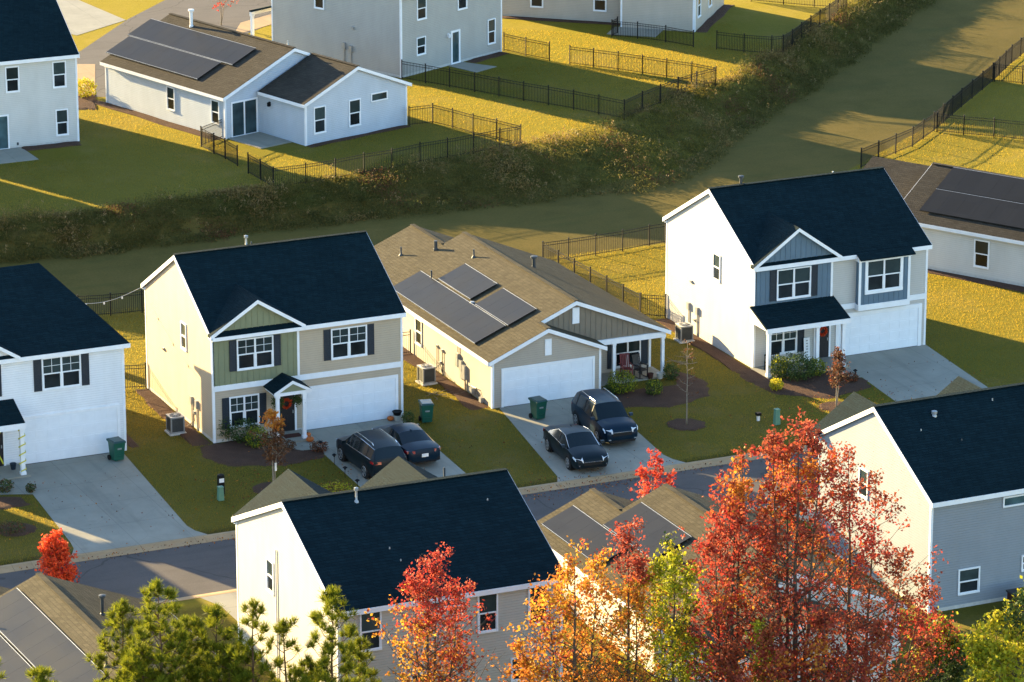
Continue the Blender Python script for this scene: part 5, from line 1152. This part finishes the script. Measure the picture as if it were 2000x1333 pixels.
# saplings in the front gardens
b_,h_=at(534,957,800); broadleaf('garden_sapling','young tree with pale trunk, brown leaves and sunlit orange top',b_,lead((0,0,h_),(.25,.1,h_*.85)),18,1.0,.36,1900,.12,['brown','orange'],lambda C: np.where(C[:,2]>h_*.80,1,0),tr=.05,bark='bark_pale',sd=.13)
o=thing('tree_tag','small white tag tied to the pale trunk of the young tree','tag',tuple(b_)); b=MB(); b.box(.06,-.08,.95,.16,-.06,1.35); b.build('card',M['paper'],o)
b_,h_=at(1341,832,668); broadleaf('garden_sapling','leafless young tree with a thin pale trunk on the shaded lawn',b_,lead((0,0,h_)),12,.8,.3,130,.09,['brown'],mixpick((1,)),tr=.04,bark='bark_pale')
b_,h_=at(1633,797,682); broadleaf('garden_sapling','young tree with drooping brown leaves beside the grey driveway',b_,lead((0,0,h_),(.2,.1,h_*.9)),22,.75,.3,1500,.10,['brown','rust'],mixpick((5,1)),tr=.04,bark='bark_pale',sd=.11)
# pines
def tuft(C,D,n,L_,w):
    """needle tufts: n thin blades fanning out about direction D from each centre C"""
    m=len(C); d=rng.normal(size=(m,n,3))*.62+D[:,None,:]*1.0; d/=np.linalg.norm(d,axis=2)[:,:,None]
    s=rng.normal(size=(m,n,3)); s-=d*(s*d).sum(2)[:,:,None]; s/=np.linalg.norm(s,axis=2)[:,:,None]
    L=L_*rng.uniform(.7,1.2,(m,n,1)); base=C[:,None,:]+d*.02
    V=np.stack([base-s*w/2,base+s*w/2,base+d*L+s*w*.2,base+d*L-s*w*.2],2); return V.reshape(-1,3)
def pine(label,px,pt,pb=1590,spread=1.7,nb=30,dense=1.0,lean=0):
    b_,h=at(px,pb,pt); root=thing('pine_tree',label,'pine tree',tuple(b_),0,'young pines at the lower left'); tb=MB(); C=[]; Dd=[]
    n=8; P=[wob(Vector((lean*(k/(n-1)),0,h*k/(n-1))),.06 if k<n-1 else 0) for k in range(n)]; tb.tube(P,[max(.012,.10*(1-k/(n-1))+.012) for k in range(n)],7)
    C.append(P[-1]); Dd.append((0,0,1))
    for k in range(5): C.append(P[-1]+Vector((0,0,-.12*k))); Dd.append((random.uniform(-.8,.8),random.uniform(-.8,.8),.8))
    nb=int(nb*1.25)
    for q in range(nb):
        t=.15+.82*(q+random.random())/nb; k=min(n-2,int(t*(n-1))); p=P[k].lerp(P[k+1],t*(n-1)-k); a=q*2.4+random.uniform(-.4,.4)
        L_=1.25*spread*(1-t)**.7*random.uniform(.7,1.15)+.22; d=Vector((math.cos(a),math.sin(a),.55)); m=p+d.normalized()*L_*.55; e=m+(d.normalized()+Vector((0,0,.7))).normalized()*L_*.5
        tb.tube([p,m,e],[.03*(1-t)+.012,.014,.008],5,cap=False)
        for u in range(max(2,int(4.2*L_*dense))):
            s=random.uniform(.35,1) if u else 1.0; c=p.lerp(m,s*2) if s<.5 else m.lerp(e,s*2-1); a2=random.uniform(0,6.283)
            o=Vector((math.cos(a2),math.sin(a2),random.uniform(.3,1.2)))*random.uniform(.08,.30)*(1 if u else 0); tb.tube([c,c+o],[.009,.005],3,cap=False) if u else None
            C.append(c+o); Dd.append((o.x*1.2,o.y*1.2,.75))
    tb.build('trunk',M['pine_bark'],root,smooth=True); C=np.array([tuple(c) for c in C]); Dd=np.array(Dd,float); Dd/=np.linalg.norm(Dd,axis=1)[:,None]
    Cr=np.repeat(C,2,0)+rng.normal(0,.05,(2*len(C),3)); V=tuft(Cr,np.repeat(Dd,2,0),36,.27,.022); qmesh('crown',V,0,[LM['pine']],root); return root
pine('pine with the broad rounded top just left of the cream gable wall',322,1128,1600,1.9,38,1.2); pine('pine leaning over the corner bungalow roof',250,1172,1560,1.7,34,1.2); pine('dense pine low among the cluster, left of its tallest tops',372,1205,1560,1.7,36,1.3)
pine('slim pine top left of the cream wall corner',432,1178,1580,1.3,30,1.1); pine('pine with small pointed top against the cream wall',503,1168,1600,1.2,30,1.1); pine('thin sparse pine in the middle of the cream wall',560,1205,1600,1.0,22,.8)
pine('tallest pine at the right, tufted crown over the dark roof edge',655,1145,1620,2.0,42,1.1); pine('short pine behind the right hand pine',705,1245,1560,1.3,26,1.0); pine('low pine filling the bottom of the cluster',455,1262,1600,1.9,34,1.3); pine('low bushy pine at the bottom under the leaning one',290,1270,1600,2.0,34,1.3)
pine('small pine tip poking up at the bottom left over solar panels',92,1302,1600,1.2,26,1.3); pine('pine sliver at the left edge of the picture',-8,1278,1600,.9,22,1.2); pine('short pine at the bottom beside the red topped maple',610,1290,1600,1.6,30,1.2)
# shrubs in the garden beds
def shrub(name,label,loc,r,h,leaf,mats,w,size=.08,cat='shrub',spiky=False):
    root=thing(name,label,cat,tuple(loc)); tb=MB()
    for k in range(9):
        a=random.uniform(0,6.28); tb.tube([(0,0,-.02),(r*.5*math.cos(a),r*.5*math.sin(a),h*.5),(r*.8*math.cos(a),r*.8*math.sin(a),h*random.uniform(.6,.95))],[.015,.01,.004],4,cap=False)
    tb.build('stem',M['bark'],root); n=leaf; u=rng.normal(size=(n,3)); u/=np.linalg.norm(u,axis=1)[:,None]; rad=rng.uniform(.35,1.05,n)**.5
    lump=1+.18*np.sin(u[:,0]*5+h*9)*np.sin(u[:,1]*6+r*7); C=u*(rad*lump)[:,None]*np.array([r,r,h*.52])+np.array([0,0,h*.5]); C[:,2]=np.maximum(C[:,2],.03)
    qmesh('foliage',leafset(C,size*rng.uniform(.7,1.3,n),.6),rng.choice(len(mats),size=n,p=np.array(w)/sum(w)),[LM[m] for m in mats],root); return root
sh=lambda px,py:G(px,py)
shrub('garden_shrub','thin green shrub at the left corner of the green gabled house',sh(437,862),.38,1.3,500,['green'],(1,),.10)
shrub('garden_shrub','dark green shrub below the lower double window of the green gabled house',sh(474,862),.85,1.15,1700,['green'],(1,),.10)
shrub('garden_shrub','yellow green shrub in the bed left of the small porch',sh(503,874),.6,1.0,1300,['lime','green'],(2,2),.09)
shrub('garden_shrub','low dark red shrub at the bend of the front walk',sh(624,882),.45,.5,600,['brown','rust'],(3,1),.08)
shrub('garden_shrub','low brown shrub at the foot of the young orange topped tree',sh(560,878),.5,.45,600,['brown'],(1,),.08)
shrub('garden_shrub','rounded yellow green shrub in front of the red rocking chair',sh(1214,768),.75,1.15,1700,['lime','green'],(2,2),.09)
shrub('garden_shrub','smaller green shrub below the right porch post of the tan bungalow',sh(1277,772),.48,.8,900,['lime','green'],(1,2),.09)
shrub('garden_shrub','dark low shrub at the right end of the tan bungalow bed',sh(1310,742),.45,.85,700,['green'],(1,),.09)
shrub('garden_shrub','dark green shrub beside the dark blue parked car',sh(1195,770),.4,.6,600,['green'],(1,),.09)
shrub('garden_shrub','large dark green shrub before the long porch of the blue gabled house',sh(1556,742),.95,1.35,2200,['green'],(1,),.10)
shrub('garden_shrub','green shrub at the left post of the long porch',sh(1520,740),.5,1.2,1000,['green','lime'],(4,1),.10)
shrub('garden_shrub','olive yellow shrub beside the dark front door of the blue gabled house',sh(1594,735),.55,.95,1100,['lime','green','yellow'],(2,3,1),.09)
shrub('garden_shrub','small bright yellow shrub at the front of the mulch bed',sh(1516,763),.38,.62,800,['yellow'],(1,),.09)
shrub('garden_shrub','low dark red shrub at the drive edge of the blue gabled house',sh(1662,746),.42,.5,500,['brown','rust'],(2,1),.08)
shrub('garden_shrub','dark shrub at the corner between garage and lawn of the green gabled house',sh(797,832),.35,.75,500,['green'],(1,),.09)
shrub('garden_shrub','dark low shrub in the bed at the left edge of the picture',sh(8,960),.5,.55,600,['green','brown'],(2,1),.09)
shrub('garden_shrub','dark small shrub by the white house drive',sh(60,962),.25,.45,300,['green','brown'],(2,1),.09)
shrub('garden_shrub','golden bush by the far corner of the blue grey bungalow',G(166,190,1.5),.75,1.2,1300,['yellow','lime','gold'],(3,1,1),.12)
shrub('garden_shrub','sunlit yellow ornamental bush on the lawn behind the dark roof',sh(655,975),.75,.8,1100,['yellow','lime','brown'],(2,2,2),.09)
shrub('garden_shrub','dark bush on the shaded verge in front of the corner roof',sh(20,1040),.7,.5,700,['brown','green'],(2,2),.08)
shrub('garden_shrub','grey green shrub beside the cream gable wall seen through the maple',G(1575,1065),.8,1.2,1200,['green','lime'],(3,1),.10)

# ------------------------------------------------------------------ weeds on the bank
n=24000; xs=rng.uniform(-30,88,n); f=np.interp(xs,fx,fy); t=np.maximum(np.interp(xs,tx,ty),f+2.4)
v=rng.beta(1.35,1.35,n); ys=f-.7+(t-f+1.5)*v; edge=np.sin(xs*.9)*.4+np.sin(xs*2.3+1)*.25; ys+=edge*.5
keep=rng.random(n)<(.60+.4*np.sin(xs*.55+np.sin(ys*.8)*2)**2); xs,ys=xs[keep],ys[keep]; n=len(xs); B_=np.stack([xs,ys,zg(xs,ys)],1)
ht=(.18+.62*rng.random(n)**2)*(.45+.95*np.clip(np.sin(xs*.8+1.3*np.sin(ys*1.1))*.5+.5,0,1)**1.5)
k=11; C=np.repeat(B_,k,0); hh=np.repeat(ht,k); C=C+np.stack([rng.normal(0,.17,n*k),rng.normal(0,.17,n*k),hh*rng.uniform(.05,1,n*k)],1)
pv=np.sin(xs*.42+1.1*np.sin(ys*.7))+np.sin(xs*1.13+2)*.6+rng.normal(0,.45,n); toplit=np.clip((ys-f[keep])/((t-f)[keep]+.8),0,1); kind=np.repeat(np.where(pv+toplit**3*1.3>1.45,1,np.where(pv<-1.45,2,0)),k); V1=leafset(C,np.where(kind==1,.15,.105)*rng.uniform(.6,1.4,n*k),.45,tilt=(.8,(0,0,.7)))  # extra straw towards the bank top paints golden light along the edge
mi=np.where(kind==0,0,np.where(kind==1,1,2))
# tall stalks with pale plumes
m=320; idx=rng.integers(0,n,m); Pb=B_[idx]; hs=rng.uniform(.5,1.05,m); q=9; C2=np.repeat(Pb,q,0)+np.stack([rng.normal(0,.05,m*q),rng.normal(0,.05,m*q),np.repeat(hs,q)*rng.uniform(.70,1.05,m*q)],1)
V2_=leafset(C2,rng.uniform(.06,.13,m*q),.4,tilt=(.5,(0,0,1.0)))
o=qmesh('weeds',np.concatenate([V1,V2_]),np.concatenate([mi,np.full(m*q,3)]),[LM['weed'],LM['straw_toplit'],LM['brown'],LM['plume']]); tag(o,'tangled dark weeds and dry seed heads covering the bank','weeds',kind='stuff')
# grass tufts over the lawns: short blades that catch the low sun
def blades(name,label,regions,dens,hgt,mats,w):
    P=[]
    for (x0,x1,y0,y1) in regions: a=int((x1-x0)*(y1-y0)*dens); P.append(np.stack([rng.uniform(x0,x1,a),rng.uniform(y0,y1,a)],1))
    P=np.concatenate(P); z_=zg(P[:,0],P[:,1]); ok=np.ones(len(P),bool)
    for q in BARE+[FIELD]:
        a_,b_=q.min(0),q.max(0); m=np.where((P[:,0]>a_[0])&(P[:,0]<b_[0])&(P[:,1]>a_[1])&(P[:,1]<b_[1]))[0]
        if not len(m): continue
        x,y=P[m,0],P[m,1]; ins=np.zeros(len(m),bool); k=len(q)
        for u in range(k):
            (x1,y1),(x2,y2)=q[u],q[(u+1)%k]
            if y1!=y2: ins^=((y1>y)!=(y2>y))&(x<(x2-x1)*(y-y1)/(y2-y1)+x1)
        ok[m[ins]]=False
    for (ox,oy,yw,x0,x1,y0,y1) in NOROT:
        c,s=math.cos(yw),math.sin(yw); lx=c*(P[:,0]-ox)+s*(P[:,1]-oy); ly=-s*(P[:,0]-ox)+c*(P[:,1]-oy); ok&=~((lx>x0)&(lx<x1)&(ly>y0)&(ly<y1))
    P=P[ok]; z_=z_[ok]; B=np.concatenate([P,z_[:,None]],1); n=len(B); hh=hgt*rng.uniform(.5,1.4,n)
    d=np.stack([rng.normal(0,.45,n),rng.normal(0,.45,n),np.ones(n)],1); d/=np.linalg.norm(d,axis=1)[:,None]; s=rng.normal(size=(n,3)); s[:,2]=0; s/=np.linalg.norm(s,axis=1)[:,None]; wd=.008
    V=np.stack([B-s*wd,B+s*wd,B+d*hh[:,None]+s*wd*.3,B+d*hh[:,None]-s*wd*.3],1).reshape(-1,3)
    o=qmesh(name,V,rng.choice(len(mats),size=n,p=np.array(w)/sum(w)),[LM[m] for m in mats]); tag(o,label,'grass',kind='stuff')
LM['blade']=leafmat('grass_blades',[(.095,.080,.024),(.11,.09,.026),(.125,.095,.03),(.10,.092,.024)],.66,(3.6,3.0,1.0))
NOROT=[(19.48,50.15,R_(16.75),-1,11,-5,14),(35.5,60.37,R_(24.88),-.2,10.2,-2.8,14),(G1.x,G1.y,yawG,-14.5,1,-2.4,9.5),(1.36,53.47,0,-1,10,-3.4,10),(45.5,13.9,R_(-60),-5,17.5,0,9.5),(-14.1,.75,0,-.2,9.9,-1.8,13.3),(0,0,0,0,10.1,-.05,9.7),(0,0,0,2.6,4.6,-1.6,0),(14.58,-.69,0,0,10.2,1.0,19),(14.58,-.69,0,0,6.05,0,1.2),(29.53,-.26,0,-.1,10.2,-.05,10.2),(29.53,-.26,0,-.2,4.6,-1.95,0)]
blades('lawn_blades','short dry grass blades over the front and side lawns',[(-16,52,-12.1,26)],110,.07,['blade'],(1,))
blades('back_lawn_blades','short golden grass blades on the lawns behind the weedy bank',[(40,80,10,60),(-6,62,37,72)],60,.08,['blade'],(1,))

# fallen leaves on the street edge, drives and front lawns
n=2600; xs=np.concatenate([rng.uniform(-14,40,1500),rng.normal(.4,2.2,350),rng.normal(30.4,2.0,300),rng.normal(14,2,450)]); ys=np.concatenate([-12.6-np.abs(rng.normal(0,.35,900)),rng.uniform(-12,-2,600),rng.normal(-7.5,1.6,350),rng.normal(-7.5,1.6,300),rng.normal(-12.9,.8,450)])
zz_=np.where(ys<-12.85,-.112,np.where(ys<-12.2,-.03,.03)); V=leafset(np.stack([xs,ys,zz_+.02],1),rng.uniform(.05,.10,n),.7,tilt=(.6,(0,0,.0)))
o=qmesh('fallen_leaves',V,rng.choice(3,size=n,p=[.5,.3,.2]),[LM['brown'],LM['rust'],LM['orange']]); tag(o,'scattered fallen leaves along the kerb and on the front lawns','leaves',kind='stuff')

# ------------------------------------------------------------------ light
w=bpy.data.worlds.new('World'); scene.world=w; w.use_nodes=True; nt=w.node_tree; nt.nodes.clear()
sky=nt.nodes.new('ShaderNodeTexSky'); sky.sky_type='NISHITA'; sky.sun_disc=False; sky.sun_elevation=EL; sky.sun_rotation=-AZ; sky.altitude=200; sky.air_density=1.0; sky.dust_density=.6; sky.ozone_density=2.2
bg=nt.nodes.new('ShaderNodeBackground'); bg.inputs['Strength'].default_value=.10; ow=nt.nodes.new('ShaderNodeOutputWorld'); nt.links.new(sky.outputs[0],bg.inputs['Color']); nt.links.new(bg.outputs[0],ow.inputs['Surface'])
sd_=bpy.data.lights.new('sun','SUN'); sd_.energy=4.6; sd_.angle=R_(.5); sd_.color=(1.0,.75,.37); so=bpy.data.objects.new('sun',sd_); col.objects.link(so); so.rotation_euler=SUNV.to_track_quat('Z','Y').to_euler(); so.location=(-60,120,60)
scene.view_settings.view_transform='Standard'; scene.view_settings.look='None'; scene.view_settings.exposure=2.62; scene.view_settings.gamma=1
scene.render.engine='CYCLES'; scene.cycles.max_bounces=5; scene.cycles.diffuse_bounces=3; scene.cycles.glossy_bounces=2; scene.cycles.transmission_bounces=2; scene.cycles.transparent_max_bounces=4; scene.cycles.use_denoising=True
scene.cycles.sample_clamp_indirect=4
